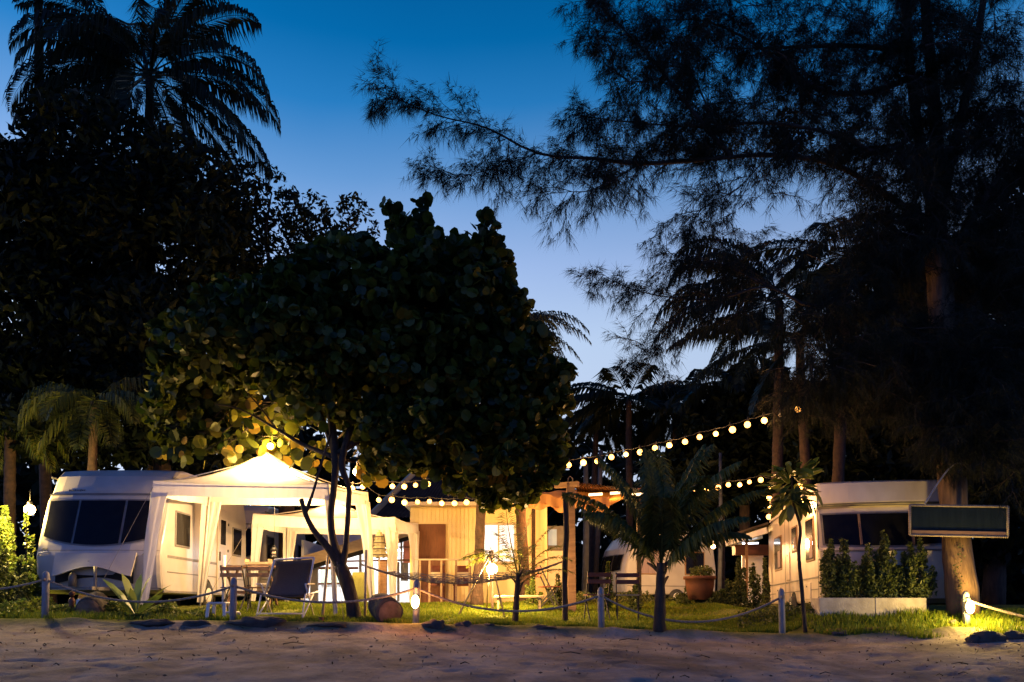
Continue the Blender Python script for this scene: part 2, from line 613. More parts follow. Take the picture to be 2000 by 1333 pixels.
def make_ground():
    xs = np.concatenate([[-400, -200, -100, -50, -30, -20, -14], np.arange(-10.5, 10.51, 0.06), [14, 20, 30, 50, 100, 200, 400]])
    ys = np.concatenate([[-150, -60, -20, -8, 0, 3, 5, 6], np.arange(7.0, 13.4, 0.045), np.arange(13.4, 22, 0.25), [24, 28, 35, 50, 80, 150, 300, 600]])
    X, Y = np.meshgrid(xs, ys)
    Z = g_arr(X, Y)
    sh = X.shape
    fx, fy, fz = X.ravel(), Y.ravel(), Z.ravel()
    add = np.zeros(len(fx))
    for i in range(len(fx)):
        x, y = fx[i], fy[i]
        if -11 < x < 11 and 6.5 < y < 13.4:
            v = Vector((x, y, 0))
            a = mnoise.noise(v * 0.8) * 0.022 + mnoise.noise(v * 2.6) * 0.016 + mnoise.noise(v * 8.0 + Vector((5, 0, 0))) * 0.009
            fp = mnoise.noise(Vector((x * 3.6, y * 4.6, 3.3))) + 0.25 * mnoise.noise(Vector((x * 0.7, y * 0.7, 1.3)))
            a -= max(0, fp - 0.33) * 0.085                       # foot prints
            k = min(1, max(0, (12.4 - y) / 0.5))
            a *= 0.25 + 0.75 * k
            scarp = math.exp(-((y - 12.0 - 0.12 * mnoise.noise(Vector((x * 0.9, 0, 7)))) / 0.16) ** 2)
            a += scarp * (0.05 + 0.07 * mnoise.noise(Vector((x * 1.6, y * 2, 9))))
            add[i] = a
    fz = fz + add
    V = np.stack([fx, fy, fz], 1)
    h, w = sh
    i = np.arange(h - 1)[:, None] * w + np.arange(w - 1)[None]
    i = i.ravel()
    Fc = np.stack([i, i + 1, i + w + 1, i + w], 1)
    m = bpy.data.materials.new('beach_and_soil')
    m.use_nodes = True
    t = m.node_tree
    b = t.nodes['Principled BSDF']
    b.inputs['Roughness'].default_value = 0.95
    b.inputs['Specular IOR Level'].default_value = 0.1
    ge = t.nodes.new('ShaderNodeNewGeometry')
    sp = t.nodes.new('ShaderNodeSeparateXYZ')
    t.links.new(ge.outputs['Position'], sp.inputs[0])

    def N(scale, detail=5, rough=0.6):
        n = t.nodes.new('ShaderNodeTexNoise')
        n.inputs['Scale'].default_value = scale
        n.inputs['Detail'].default_value = detail
        n.inputs['Roughness'].default_value = rough
        t.links.new(ge.outputs['Position'], n.inputs['Vector'])
        return n

    def ramp(src, p0, c0, p1, c1):
        r = t.nodes.new('ShaderNodeValToRGB')
        r.color_ramp.elements[0].position = p0
        r.color_ramp.elements[1].position = p1
        r.color_ramp.elements[0].color = (*c0, 1)
        r.color_ramp.elements[1].color = (*c1, 1)
        t.links.new(src, r.inputs[0])
        return r

    def mixc(f, a, b_):
        x = t.nodes.new('ShaderNodeMix')
        x.data_type = 'RGBA'
        t.links.new(f, x.inputs['Factor'])
        t.links.new(a, x.inputs['A'])
        t.links.new(b_, x.inputs['B'])
        return x.outputs['Result']

    sand = ramp(N(1.7).outputs[0], 0.36, (0.20, 0.160, 0.125), 0.62, (0.36, 0.295, 0.235))
    soil = ramp(N(6).outputs[0], 0.35, (0.06, 0.075, 0.014), 0.65, (0.13, 0.135, 0.03))
    deb = ramp(N(11, 8, 0.75).outputs[0], 0.60, (0, 0, 0), 0.66, (1, 1, 1))
    debc = t.nodes.new('ShaderNodeRGB')
    debc.outputs[0].default_value = (0.07, 0.05, 0.035, 1)
    stn = ramp(N(0.55, 6, 0.65).outputs[0], 0.50, (0, 0, 0), 0.66, (1, 1, 1))
    damp = t.nodes.new('ShaderNodeRGB')
    damp.outputs[0].default_value = (0.135, 0.108, 0.085, 1)
    sandd = mixc(deb.outputs[0], mixc(stn.outputs[0], sand.outputs[0], damp.outputs[0]), debc.outputs[0])
    # where the garden soil takes over from the sand
    ny = t.nodes.new('ShaderNodeMath')
    ny.operation = 'MULTIPLY_ADD'
    ny.inputs[1].default_value = 1.1
    t.links.new(N(0.9).outputs[0], ny.inputs[0])
    t.links.new(sp.outputs['Y'], ny.inputs[2])
    mk = t.nodes.new('ShaderNodeMapRange')
    mk.inputs['From Min'].default_value = 12.35
    mk.inputs['From Max'].default_value = 12.75
    t.links.new(ny.outputs[0], mk.inputs['Value'])
    t.links.new(mixc(mk.outputs[0], sandd, soil.outputs[0]), b.inputs['Base Color'])
    bp = t.nodes.new('ShaderNodeBump')
    bp.inputs['Strength'].default_value = 0.8
    bp.inputs['Distance'].default_value = 0.05
    t.links.new(N(9, 10, 0.7).outputs[0], bp.inputs['Height'])
    t.links.new(bp.outputs[0], b.inputs['Normal'])
    o = bpy.data.objects.new('ground', np_mesh('ground', V, Fc, m, True))
    COL.objects.link(o)
    tag(o, kind='structure')


make_ground()


def blades(n, x0, x1, yfn, hlo, hhi, name, label, mat=m_grass, dens=None, wid=0.009):
    x = rng.uniform(x0, x1, n)
    ylo, yhi = yfn(x)
    y = ylo + (yhi - ylo) * rng.random(n) ** 1.15
    nz = np.array([mnoise.noise(Vector((a * 1.3, b * 1.3, 2.0))) for a, b in zip(x, y)])
    keep = (rng.random(n) < np.clip(0.75 + nz * 1.3, 0.12, 1))
    if dens is not None:
        keep &= rng.random(n) < dens(x, y)
    x, y, nz = x[keep], y[keep], nz[keep]
    n = len(x)
    z = g_arr(x, y) - 0.005
    h = rng.uniform(hlo, hhi, n) * (1 + nz)
    a = rng.uniform(0, 2 * math.pi, n)
    ln = rng.uniform(0.1, 0.7, n) * h
    b = rng.uniform(0, 2 * math.pi, n)
    wx, wy = np.cos(a) * wid, np.sin(a) * wid
    p0 = np.stack([x - wx, y - wy, z], 1)
    p1 = np.stack([x + wx, y + wy, z], 1)
    p2 = np.stack([x + np.cos(b) * ln, y + np.sin(b) * ln, z + h], 1)
    V = np.stack([p0, p1, p2], 1).reshape(-1, 3)
    Fc = np.arange(n * 3).reshape(-1, 3)
    o = np_obj(name, V, Fc, mat)
    return tag(o, label, 'grass', None, 'stuff')


def lawn_edge(x):
    return 12.62 + 0.22 * np.sin(x * 1.9) + 0.12 * np.sin(x * 5.3 + 1), np.full_like(x, 17.8)


blades(170000, -5.9, 4.9, lawn_edge, 0.035, 0.075, 'lawn_grass', 'short green lawn between the rope fence and the house')
blades(26000, 4.7, 9.5, lambda x: (11.55 + 0.28 * np.abs(x - 7.0) + 0.1 * np.sin(x * 6), np.full_like(x, 15.0)), 0.05, 0.13, 'verge_grass',
       'longer rough grass round the lamp post at the foot of the tree', wid=0.011)
blades(12000, -10.5, -5.2, lambda x: (12.2 + 0.2 * np.sin(x * 3), np.full_like(x, 14.6)), 0.05, 0.12, 'weedy_grass',
       'patchy weeds and grass in front of the caravan with the open locker', wid=0.011)
# ------------------------------------------------------------------ caravans
def make_caravan(name, label, loc, rz, L, prof, hw, win, shell, bulge=0.14, glass=None, cat='caravan', group=None):
    """local frame: front at y=0, body runs to +y, z=0 ground. prof: list of (y,z) round the front and the roof to the back; win=(z_low,z_high,u_max,sag)"""
    glass = glass or m_glassdark
    r = thing(name, label, cat, loc, rz, group)
    front = [p for p in prof if p[0] < 1.3]
    zs = [p[1] for p in front]
    ys = [p[0] for p in front]
    order = np.argsort(zs)
    zs = np.array(zs)[order]
    ys = np.array(ys)[order]

    def yf(z, u):
        return float(np.interp(z, zs, ys)) + bulge * abs(u) ** 3

    cols = [-1, -0.985, -0.94, -0.8, -0.55, -0.28, 0, 0.28, 0.55, 0.8, 0.94, 0.985, 1]
    n = len(prof)
    vs = []
    cy, cz = L / 2, 1.4
    for u in cols:
        ins = 0.05 if abs(u) == 1 else (0.018 if abs(u) > 0.98 else 0.0)
        for (y, z) in prof:
            yy = y + (bulge * abs(u) ** 3 if y < 1.3 else -0.06 * abs(u) ** 3 if y > L - 0.6 else 0)
            dy, dz = yy - cy, z - cz
            yy -= math.copysign(min(abs(dy), ins), dy)
            z -= math.copysign(min(abs(dz), ins), dz)
            vs.append((u * hw, yy, z))
    fs = []
    for i in range(len(cols) - 1):
        for j in range(n):
            k = (j + 1) % n
            fs.append((i * n + j, (i + 1) * n + j, (i + 1) * n + k, i * n + k))
    fs.append(tuple(range(n)))
    fs.append(tuple(reversed(range((len(cols) - 1) * n, len(cols) * n))))
    b = MB()
    b.add(vs, fs)
    body = b.build('body', shell, r, local=True)
    # windscreen of three panes
    zl, zh, um, sag = win
    cuts = [(-um, -um * 0.44), (-um * 0.40, um * 0.40), (um * 0.44, um)]

    def wp(u0, u1, off, e=0.0):
        def f(a, v):
            u = u0 - e + (u1 - u0 + 2 * e) * a
            lo = zl + sag * (u / um) ** 2 - e
            z = lo + (zh + e - lo) * v
            return (u * hw, yf(z, u) - off, z)
        return f
    fr = MB()
    fr.grid(wp(-um, um, 0.012, 0.03), 18, 6)
    fr.build('window_frame', m_trimgrey, r, local=True)
    for (u0, u1) in cuts:
        pn = MB()
        pn.grid(wp(u0, u1, 0.022), 6, 5)
        pn.build('window_pane', glass, r, local=True)
    return r, yf


def side_box(parent, name, mat, side, hw, y0, y1, z0, z1, out=0.012, thick=0.02, bev=0.0):
    b = MB()
    b.box((side * (hw + out - thick / 2), (y0 + y1) / 2, (z0 + z1) / 2), (thick, y1 - y0, z1 - z0), bev=bev)
    return b.build(name, mat, parent, local=True)


def side_window(parent, side, hw, y0, y1, z0, z1, glass, frame=None, curtain=None):
    f = side_box(parent, 'side_window', frame or m_trimgrey, side, hw, y0, y1, z0, z1, 0.02, 0.03, 0.01)
    g_ = side_box(f, 'pane', glass, side, hw, y0 + 0.04, y1 - 0.04, z0 + 0.04, z1 - 0.04, 0.028, 0.012)
    return f


def wheel(parent, x, y, r=0.30, w=0.18):
    t = MB()
    R = Matrix.Rotation(math.pi / 2, 3, 'Y')
    t.lathe([(r * 0.6, -w / 2), (r * 0.93, -w / 2), (r, -w / 3), (r, w / 3), (r * 0.93, w / 2), (r * 0.6, w / 2)], (x, y, r), 20, R)
    o = t.build('wheel', m_darkline, parent, local=True)
    h = MB()
    h.lathe([(r * 0.58, -w / 2 - 0.004), (r * 0.58, w / 2 + 0.004), (r * 0.3, w / 2 + 0.02)], (x, y, r), 16, R)
    h.build('hub', m_whitemetal, o, local=True)
    return o


PROF1 = [(0.35, 0.30), (0.10, 0.36), (0.03, 0.62), (0.0, 0.95), (0.05, 1.13), (0.32, 1.95), (0.36, 2.0), (0.40, 2.06), (0.47, 2.12), (0.64, 2.42),
         (0.80, 2.54), (1.1, 2.60), (2.5, 2.63), (4.3, 2.60), (4.75, 2.45), (4.93, 2.1), (4.98, 1.2), (4.92, 0.34), (4.6, 0.30)]


PROF1 = [(y_, 0.30 + (z_ - 0.30) * 1.07) for (y_, z_) in PROF1]


def big_caravan(name, label, x, y, rz=0.0, group='touring caravans parked in a row', detail=True):
    HW = 1.16
    r, yf = make_caravan(name, label, (x, y, g(x, y + 1) - 0.02), rz, 5.0, PROF1, HW, (1.19, 2.05, 0.90, 0.17), m_shell, group=group)
    # roof seam, upper lamp strip and lower bumper
    def strip(nm, z0, z1, off, mat, um=0.985):
        b = MB()
        b.grid(lambda a, v: ((-um + 2 * um * a) * HW, yf(z0 + (z1 - z0) * v, -um + 2 * um * a) - off, z0 + (z1 - z0) * v), 16, 1)
        return b.build(nm, mat, r, local=True)
    strip('roof_seam', 2.165, 2.205, 0.012, m_trimgrey)
    strip('front_seam', 1.085, 1.095, 0.008, m_trimgrey)
    strip('lower_bumper', 0.34, 0.40, 0.012, m_trimgrey)
    # locker: black sheet painted as the opening's shade, raised lid above it
    ob = MB()
    ob.grid(lambda a, v: ((-0.62 + 1.24 * a) * HW, yf(0.5, 0.5) - 0.045 - 0.004,
                          0.47 + (0.40 - 0.16 * abs(2 * a - 1) ** 2 * 0.4) * v + 0.12 * math.sin(math.pi * a) * (1 - v)), 14, 2)
    ob.build('locker_dark_sheet', m_black, r, local=True)
    lb = MB()

    def lid(a, v):
        u = -0.60 + 1.28 * a
        zb = 0.60 + 0.17 * math.sin(math.pi * a) ** 1.5
        zt = 1.02 + 0.02 * (2 * a - 1) ** 2
        z = zt + (zb - zt) * v
        return (u * HW * (1 - 0.04 * v), yf(0.95, u) - 0.03 - 0.15 * v, z)
    lb.grid(lid, 24, 4, smooth=False, thick=0.025)
    lo = lb.build('locker_lid', m_shell, r, local=True)
    e = MB()
    e.lathe([(0.085, 0), (0.085, 0.012), (0.07, 0.016)], (0.03 * HW, yf(0.95, 0) - 0.065, 0.945), 18,
            Matrix.Rotation(math.radians(102), 3, 'X') @ Matrix.Diagonal((1.0, 0.42, 1.0)))
    e.build('oval_badge', m_blue, lo, local=True)
    e = MB()
    e.lathe([(0.045, 0), (0.045, 0.010), (0.03, 0.014)], (-0.02, yf(0.95, 0) - 0.125, 0.845), 14, Matrix.Rotation(math.radians(102), 3, 'X'))
    e.build('round_crest', m_trimgrey, lo, local=True)
    # lid stay, jockey wheel and gas bottles in the locker
    for (xx, hh, rr, mt) in ((-0.36, 0.26, 0.07, m_trimgrey),):
        q = MB()
        q.lathe([(rr, 0), (rr, hh * 0.7), (rr * 0.7, hh * 0.9), (rr * 0.3, hh)], (xx, yf(0.5, 0.2) - 0.10, 0.42), 12)
        q.build('gas_bottle', mt, r, local=True)
    j = MB()
    j.tube([(0.14, -0.20, 0.10), (0.14, -0.20, 0.78)], 0.028, 8)
    j.bar((0.14, -0.35, 0.38), (0.0, 0.5, 0.38), 0.06)
    j.bar((0.14, -0.35, 0.38), (0.3, 0.5, 0.38), 0.06)
    j.build('hitch_frame', m_trimgrey, r, local=True)
    for (u0, w_, zz_) in ((-0.66, 0.34, 2.27), (-0.88, 0.12, 1.12)):
        q = MB()
        n_ = 9
        for k in range(n_):
            ux = u0 * HW + w_ * k / n_
            q.box((ux, yf(zz_, ux / HW) - 0.006, zz_), (w_ / n_ * 0.6, 0.008, 0.03 if k % 3 else 0.045), Matrix.Rotation(-0.5, 3, 'X'))
        tag(q.build('worn_lettering', m_trimgrey, r, local=True), kind='stuff')
    for sx_ in (-1, 1):
        q = MB()
        q.box((sx_ * 0.80 * HW, yf(0.55, 0.8) - 0.012, 0.53), (0.10, 0.02, 0.05), bev=0.006)
        q.build('marker_lamp', m_terra, r, local=True)
    # handles on the front corners
    for sx_ in (-1, 1):
        h = MB()
        u = sx_ * 0.83
        h.tube([(u * HW - 0.10, yf(1.02, u) - 0.01, 1.00), (u * HW - 0.07, yf(1.02, u) - 0.06, 1.03), (u * HW + 0.07, yf(1.02, u) - 0.06, 1.06),
                (u * HW + 0.10, yf(1.02, u) - 0.01, 1.04)], 0.016, 6)
        h.build('grab_handle', m_plastic, r, local=True)
    # right side (towards the garden)
    for sd in (1, -1):
        side_box(r, 'side_stripe', m_trimgrey, sd, HW, 0.45, 4.85, 0.98, 1.03, 0.008)
        side_box(r, 'side_stripe', m_trimgrey, sd, HW, 0.45, 4.85, 0.70, 0.72, 0.007)
        side_box(r, 'awning_rail', m_trimgrey, sd, HW, 0.60, 4.8, 2.52, 2.55, 0.012)
        side_box(r, 'side_skirt', m_trimgrey, sd, HW, 0.30, 4.85, 0.32, 0.36, 0.008)
        side_window(r, sd, HW, 0.75, 1.45, 1.22, 1.92, m_glassdark)
        side_window(r, sd, HW, 3.9, 4.5, 1.25, 1.92, m_glassdark)
        arch = MB()
        arch.lathe([(0.36, -0.004), (0.36, 0.012)], (sd * (HW + 0.0), 2.35, 0.30), 20, Matrix.Rotation(math.pi / 2, 3, 'Y'), smooth=False)
        arch.build('wheel_arch', m_black, r, local=True)
        wheel(r, sd * (HW - 0.02), 2.35, 0.29)
    d = side_box(r, 'door', m_shell, 1, HW, 2.95, 3.55, 0.42, 2.22, 0.03, 0.04, 0.015)
    side_box(d, 'door_window', m_glassdark, 1, HW, 3.10, 3.40, 1.45, 2.0, 0.036, 0.012)
    side_box(d, 'door_handle', m_darkline, 1, HW, 3.03, 3.07, 1.08, 1.28, 0.05, 0.03)
    for z_ in (0.7, 1.3, 1.9):
        side_box(d, 'hinge', m_darkline, 1, HW, 3.53, 3.57, z_, z_ + 0.06, 0.045, 0.03)
    return r


big_caravan('caravan', 'white caravan with a dark three-pane front window and its front locker lid raised', -7.68, 14.6)
big_caravan('caravan', 'cream caravan half hidden behind the smaller gazebo, farther back in the row', -7.80, 20.7)

# right-hand caravan, boxier and older
PROF2 = [(0.30, 0.42), (0.06, 0.50), (0.0, 0.80), (0.03, 1.30), (0.14, 1.38), (0.34, 2.02), (0.34, 2.08), (0.20, 2.12), (0.16, 2.16), (0.20, 2.50), (0.27, 2.535),
         (0.9, 2.56), (3.5, 2.56), (5.6, 2.52), (5.85, 2.30), (5.9, 1.2), (5.85, 0.46), (5.5, 0.42)]
HW2 = 1.10
cA = Vector((5.28, 13.55, 0))
ang = -math.atan2(0.95, 5.8)
rv_c = cA + Matrix.Rotation(ang, 3, 'Z') @ Vector((HW2, 0, 0))
rv_c.z = -0.10
rv, yf2 = make_caravan('caravan', 'big aged caravan beside the tree with conifers in white planters before it', rv_c, ang, 5.9, PROF2, HW2,
                       (1.40, 1.97, 0.90, 0.05), m_shell_old, bulge=0.16)
for (nm, z0, z1, off, mt) in (('visor_seam', 2.10, 2.14, 0.02, m_trimgrey), ('drip_rail', 2.525, 2.55, 0.02, m_shell), ('front_ridge', 1.30, 1.33, 0.014, m_trimgrey)):
    b = MB()
    b.grid(lambda a, v: ((-0.985 + 1.97 * a) * HW2, yf2(z0 + (z1 - z0) * v, -0.985 + 1.97 * a) - off, z0 + (z1 - z0) * v), 16, 1)
    b.build(nm, mt, rv, local=True)
for u in (-0.38, 0.38):
    b = MB()
    b.bar((u * HW2, yf2(1.42, u) - 0.035, 1.42), (u * HW2, yf2(1.96, u) - 0.035, 1.96), 0.035, 0.02)
    b.build('pane_divider', m_wood, rv, local=True)
for (y0, y1, z0, z1) in ((0.55, 1.25, 1.18, 1.98), (2.1, 2.65, 1.45, 1.98), (3.9, 4.8, 1.18, 1.95)):
    f = side_window(rv, -1, HW2, y0, y1, z0, z1, m_glassdark, m_wood)
    side_box(f, 'curtain', m_curtain, -1, HW2, y0 + 0.06, y0 + (y1 - y0) * 0.45, z0 + 0.06, z0 + (z1 - z0) * 0.55, 0.031, 0.012)
for (y0, y1, z0, z1, mt, o_) in ((0.25, 5.75, 0.86, 0.89, m_trimgrey, 0.010), (0.25, 5.75, 0.66, 0.675, m_trimgrey, 0.008), (0.25, 5.75, 2.36, 2.385, m_trimgrey, 0.012)):
    side_box(rv, 'side_stripe', mt, -1, HW2, y0, y1, z0, z1, o_)
for (y0, y1, z0, z1) in ((0.9, 1.5, 0.50, 0.80), (4.1, 4.7, 0.50, 0.80), (2.95, 3.35, 0.92, 1.5)):
    h = side_box(rv, 'hatch', m_shell_old, -1, HW2, y0, y1, z0, z1, 0.02, 0.03, 0.006)
    side_box(h, 'hatch_lock', m_darkline, -1, HW2, (y0 + y1) / 2 - 0.03, (y0 + y1) / 2 + 0.03, z1 - 0.08, z1 - 0.05, 0.028, 0.012)
for y_ in (0.28, 3.0, 3.5, 5.7):
    side_box(rv, 'panel_joint', m_trimgrey, -1, HW2, y_, y_ + 0.02, 0.46, 2.36, 0.005)
a_ = MB()
a_.lathe([(0.34, -0.004), (0.34, 0.012)], (-HW2, 2.6, 0.34), 20, Matrix.Rotation(math.pi / 2, 3, 'Y'), smooth=False)
a_.build('wheel_arch', m_black, rv, local=True)
wheel(rv, -HW2 + 0.02, 2.6, 0.29)
for (x_, y_) in ((-0.8, 0.9), (0.8, 0.9), (-0.8, 5.0), (0.8, 5.0), (0.9, 2.6)):
    b = MB()
    b.box((x_, y_, 0.22), (0.14, 0.14, 0.44))
    b.build('support_leg', m_trimgrey, rv, local=True)
b = MB()
b.tube([(-HW2 - 0.03, 0.10, 2.10), (-HW2 - 0.12, 0.02, 2.12)], 0.02, 6)
la = b.build('lamp_bracket', m_darkline, rv, local=True)
b = MB()
b.ball((-HW2 - 0.13, 0.0, 2.10), 0.055)
b.build('bulb', m_bulb, la, local=True)
wl = rv.matrix_basis @ Vector((-HW2 - 0.34, 0.75, 2.12))
lamp('lamp_light', wl, 90, (1.0, 0.50, 0.18), 0.05, parent=rv)

# small round-backed caravan far at the back
PROF3 = [(0.30, 0.34), (0.06, 0.42), (0.0, 0.9), (0.05, 1.3), (0.20, 1.75), (0.45, 2.08), (0.85, 2.28), (1.5, 2.33), (2.6, 2.31), (3.05, 2.18), (3.3, 1.8), (3.38, 1.1),
         (3.34, 0.42), (3.1, 0.34)]
cc = P(1192, 1168, 25.5)
small, yf3 = make_caravan('caravan', 'small round-fronted caravan at the back behind the young palm', (cc.x - 0.22, 24.7, 0.31), math.radians(-72), 3.4, PROF3, 0.95,
                          (1.05, 1.55, 0.8, 0.04), m_shell, bulge=0.2)
f = side_window(small, 1, 0.95, 0.62, 1.35, 0.95, 1.68, m_curtain, m_wood)
f = side_window(small, 1, 0.95, 2.2, 2.9, 0.95, 1.68, m_glassdark, m_wood)
side_box(small, 'side_stripe', m_trimgrey, 1, 0.95, 0.25, 3.2, 1.86, 1.89, 0.01)
side_box(small, 'side_stripe', m_trimgrey, 1, 0.95, 0.25, 3.2, 0.60, 0.62, 0.01)
for k in range(5):
    side_box(small, 'swoosh_mark', m_trimgrey, 1, 0.95, 0.5 + k * 0.16, 0.60 + k * 0.16, 1.96, 1.99 + 0.008 * k, 0.008)
wheel(small, 0.93, 1.9, 0.26)
wheel(small, -0.93, 1.9, 0.26)

# lean-to porch at the rear of the aged caravan
porch = thing('lean_to_porch', 'lean-to porch with a lit ceiling at the back corner of the aged caravan', 'porch', (6.0, 19.0, 0.2))
pts = [P(1407, 1054, 19.5), P(1500, 1024, 18.6), P(1516, 1030, 20.6), P(1425, 1058, 21.6)]
b = MB()
up = Vector((0, 0, 0.05))
b.add([p for p in pts] + [p + up for p in pts], [(3, 2, 1, 0), (4, 5, 6, 7), (0, 1, 5, 4), (1, 2, 6, 5), (2, 3, 7, 6), (3, 0, 4, 7)])
b.build('roof', m_roof, porch)
b = MB()
cpt = [P(1418, 1066, 19.7), P(1488, 1042, 18.9), P(1490, 1052, 20.4), P(1436, 1070, 21.3)]
b.add(cpt + [p + Vector((0, 0, 0.03)) for p in cpt], [(3, 2, 1, 0), (4, 5, 6, 7), (0, 1, 5, 4), (1, 2, 6, 5), (2, 3, 7, 6), (3, 0, 4, 7)])
b.build('ceiling', m_white, porch)
b = MB()
b.bar(P(1418, 1062, 19.6), P(1498, 1036, 18.7), 0.05, 0.14)
b.build('fascia', m_white, porch)
b = MB()
b.box(P(1468, 1075, 20.0), (0.9, 0.3, 0.25))
b.build('storage_box', m_terra, porch)
b = MB()
b.box((P(1470, 1120, 20.3).x, 20.3, 0.95), (0.55, 0.05, 1.3))
b.build('back_wall', m_white, porch)
b = MB()
b.bar(P(1458, 1170, 19.6), P(1458, 1050, 19.6), 0.06)
b.build('post', m_wood, porch)
b = MB()
tp = P(1450, 1062, 20.0)
b.tube([tp, tp + Vector((0.4, 0, 0.01))], 0.02, 6)
b.build('tube_lamp', m_tube, porch)
lamp('lamp_light', tp + Vector((0.2, -0.1, -0.12)), 25, (1.0, 0.75, 0.55), 0.08, parent=porch)


# ------------------------------------------------------------------ gazebos
def gazebo(label, C, peak, val, loc, legw=0.26, flare=0.0, slim=()):
    """C: the four eave corners (front left, front right, back right, back left)"""
    r = thing('gazebo', label, 'gazebo', loc)
    mid = sum(C, Vector()) / 4
    for k in range(4):
        a, b_ = C[k], C[(k + 1) % 4]
        m = MB()

        def f(u, v):
            e = a.lerp(b_, u)
            q = e.lerp(peak, v)
            q.z -= 0.20 * math.sin(math.pi * v) * 0.8 + 0.05 * math.sin(math.pi * u) * (1 - v)
            q.z += (0.022 * mnoise.noise(q * 2.4) + 0.010 * math.sin(u * 24 + v * 5) * (1 - v)) * min(1, 8 * u * (1 - u)) * min(1, 6 * v)
            return q
        m.grid(f, 26, 16)
        m.build('canopy_panel', m_cloth, r)
        m = MB()

        def f2(u, v):
            e = a.lerp(b_, u)
            o = (e - mid)
            o.z = 0
            o.normalize()
            w = 0.012 * math.sin(u * 40) * v
            drop = val * (1.0 + 0.35 * (abs(2 * u - 1) ** 6))
            return Vector((e.x, e.y, e.z - 0.05 * math.sin(math.pi * u) - drop * v)) + o * (0.02 * v + w)
        m.grid(f2, 40, 4)
        m.build('valance', m_cloth2, r)
        m = MB()
        m.tube([f(0, t_ / 10) + Vector((0, 0, 0.006)) for t_ in range(11)], 0.008, 5)
        m.build('seam', m_cream, r)
    for k, c in enumerate(C):
        gz = g(c.x, c.y)
        inn = (mid - c)
        inn.z = 0
        inn.normalize()
        p = c + inn * 0.05
        out = Vector((math.copysign(1, c.x - mid.x), 0, 0)) * flare
        m = MB()
        m.tube([Vector((p.x + out.x, p.y, gz)), Vector((p.x, p.y, c.z - 0.03))], 0.018, 8)
        m.build('leg_pole', m_whitemetal, r)
        # gathered drape along the leg: an L that tapers to the ground
        for nb in (C[(k + 1) % 4], C[(k + 3) % 4]):
            d = (nb - c)
            d.z = 0
            d.normalize()
            m = MB()

            def f3(u, v):
                z = c.z - val * 0.9 - (c.z - val * 0.9 - gz - 0.08) * v
                w = legw * (0.32 if k in slim else 1) * (1 - 0.72 * v)
                off = u * w
                pl = 0.028 * math.sin(u * 13 + v * 4) * (1 - v * 0.5) + 0.03 * mnoise.noise(Vector((u * 2 + k, v * 3, c.x)))
                o = (c - mid)
                o.z = 0
                o.normalize()
                bx = out * (v * (c.z - gz - val) / (c.z - gz) + val / (c.z - gz))
                return Vector((c.x, c.y, z)) + d * off + o * (0.01 + pl) + bx
            m.grid(f3, 14, 14)
            m.build('leg_drape', m_cloth2, r)
    for k in (0, 1):
        c = C[k]
        e = Vector((c.x + (-0.75 if k == 0 else 0.45), c.y - 0.75, 0))
        e.z = g(e.x, e.y)
        m = MB()
        m.tube([c - Vector((0, 0, 0.1)), e], 0.004, 4)
        m.build('guy_line', m_net, r)
    m = MB()
    for k in range(4):
        a, b_ = C[k].copy(), C[(k + 1) % 4].copy()
        a.z -= 0.07
        b_.z -= 0.07
        q1 = a.lerp(mid, 0.02)
        q2 = b_.lerp(mid, 0.02)
        q1.z, q2.z = a.z, b_.z
        m.tube([q1, q2], 0.014, 6)
        m.tube([q1, peak - Vector((0, 0, 0.12))], 0.010, 5)
    m.build('roof_frame', m_whitemetal, r)
    return r


c1 = [P(299, 940, 13.7), P(642, 946, 13.8), P(719, 963, 16.3), P(408, 962, 16.3)]
pk1 = P(520, 884, 15.0)
gz1 = gazebo('large white gazebo beside the nearest left caravan, brightly lit from inside', c1, pk1, 0.22, (-4.6, 15.0, 0.1), 0.30, flare=0.16, slim=(1,))
c2 = [P(494, 1004, 17.4), P(772, 1011, 17.4), P(817, 1022, 20.0), P(560, 1022, 20.0)]
pk2 = P(655, 978, 18.7)
gz2 = gazebo('smaller white gazebo behind the leaning tree, next to the yellow house', c2, pk2, 0.24, (-4.1, 18.6, 0.2), 0.27)


def hang_lamp(label, p, r, power, mat=m_bulb, cord=0.25, light_off=(0, 0, 0), color=WARM, cat='lamp'):
    o = thing('hanging_lamp', label, cat, p)
    b = MB()
    b.ball(p, r, 12, 9)
    b.build('globe', mat, o)
    b = MB()
    b.lathe([(r * 0.45, 0), (r * 0.45, r * 0.6), (r * 0.2, r * 0.8)], p + Vector((0, 0, r * 0.85)), 10)
    b.build('lamp_holder', m_darkline, o)
    b = MB()
    b.tube([p + Vector((0, 0, r)), p + Vector((0, 0, r + cord))], 0.006, 5)
    b.build('cord', m_darkline, o)
    if power:
        lamp('lamp_light', p + Vector(light_off), power, color, r, parent=o).name = 'lamp_light'
    return o


hang_lamp('bright bulb hanging among the leaves over the peak of the large gazebo', P(528, 872, 14.55), 0.06, 340, light_off=(0, 0.05, 0.0), color=(1.0, 0.60, 0.18))
hang_lamp('bulb hanging inside the large gazebo under its canopy', Vector((pk1.x + 0.2, pk1.y, 2.55)), 0.06, 640, light_off=(0, 0, -0.12), color=(1.0, 0.62, 0.27))
hang_lamp('bulb hanging inside the smaller gazebo under its canopy', Vector((pk2.x, pk2.y, 2.35)), 0.05, 300, light_off=(0, 0, -0.12), color=(1.0, 0.58, 0.22))
hang_lamp('round glowing globe hanging right of the forked trunk', P(697, 922, 16.8), 0.085, 300, cord=0.5, light_off=(0, -0.2, 0), color=(1.0, 0.50, 0.15))
ll = hang_lamp('glaring garden lamp in the shrubs beside the left caravan', P(58, 996, 15.2), 0.10, 760, cord=0.3, light_off=(-0.2, -0.2, 0), color=(1.0, 0.70, 0.2))

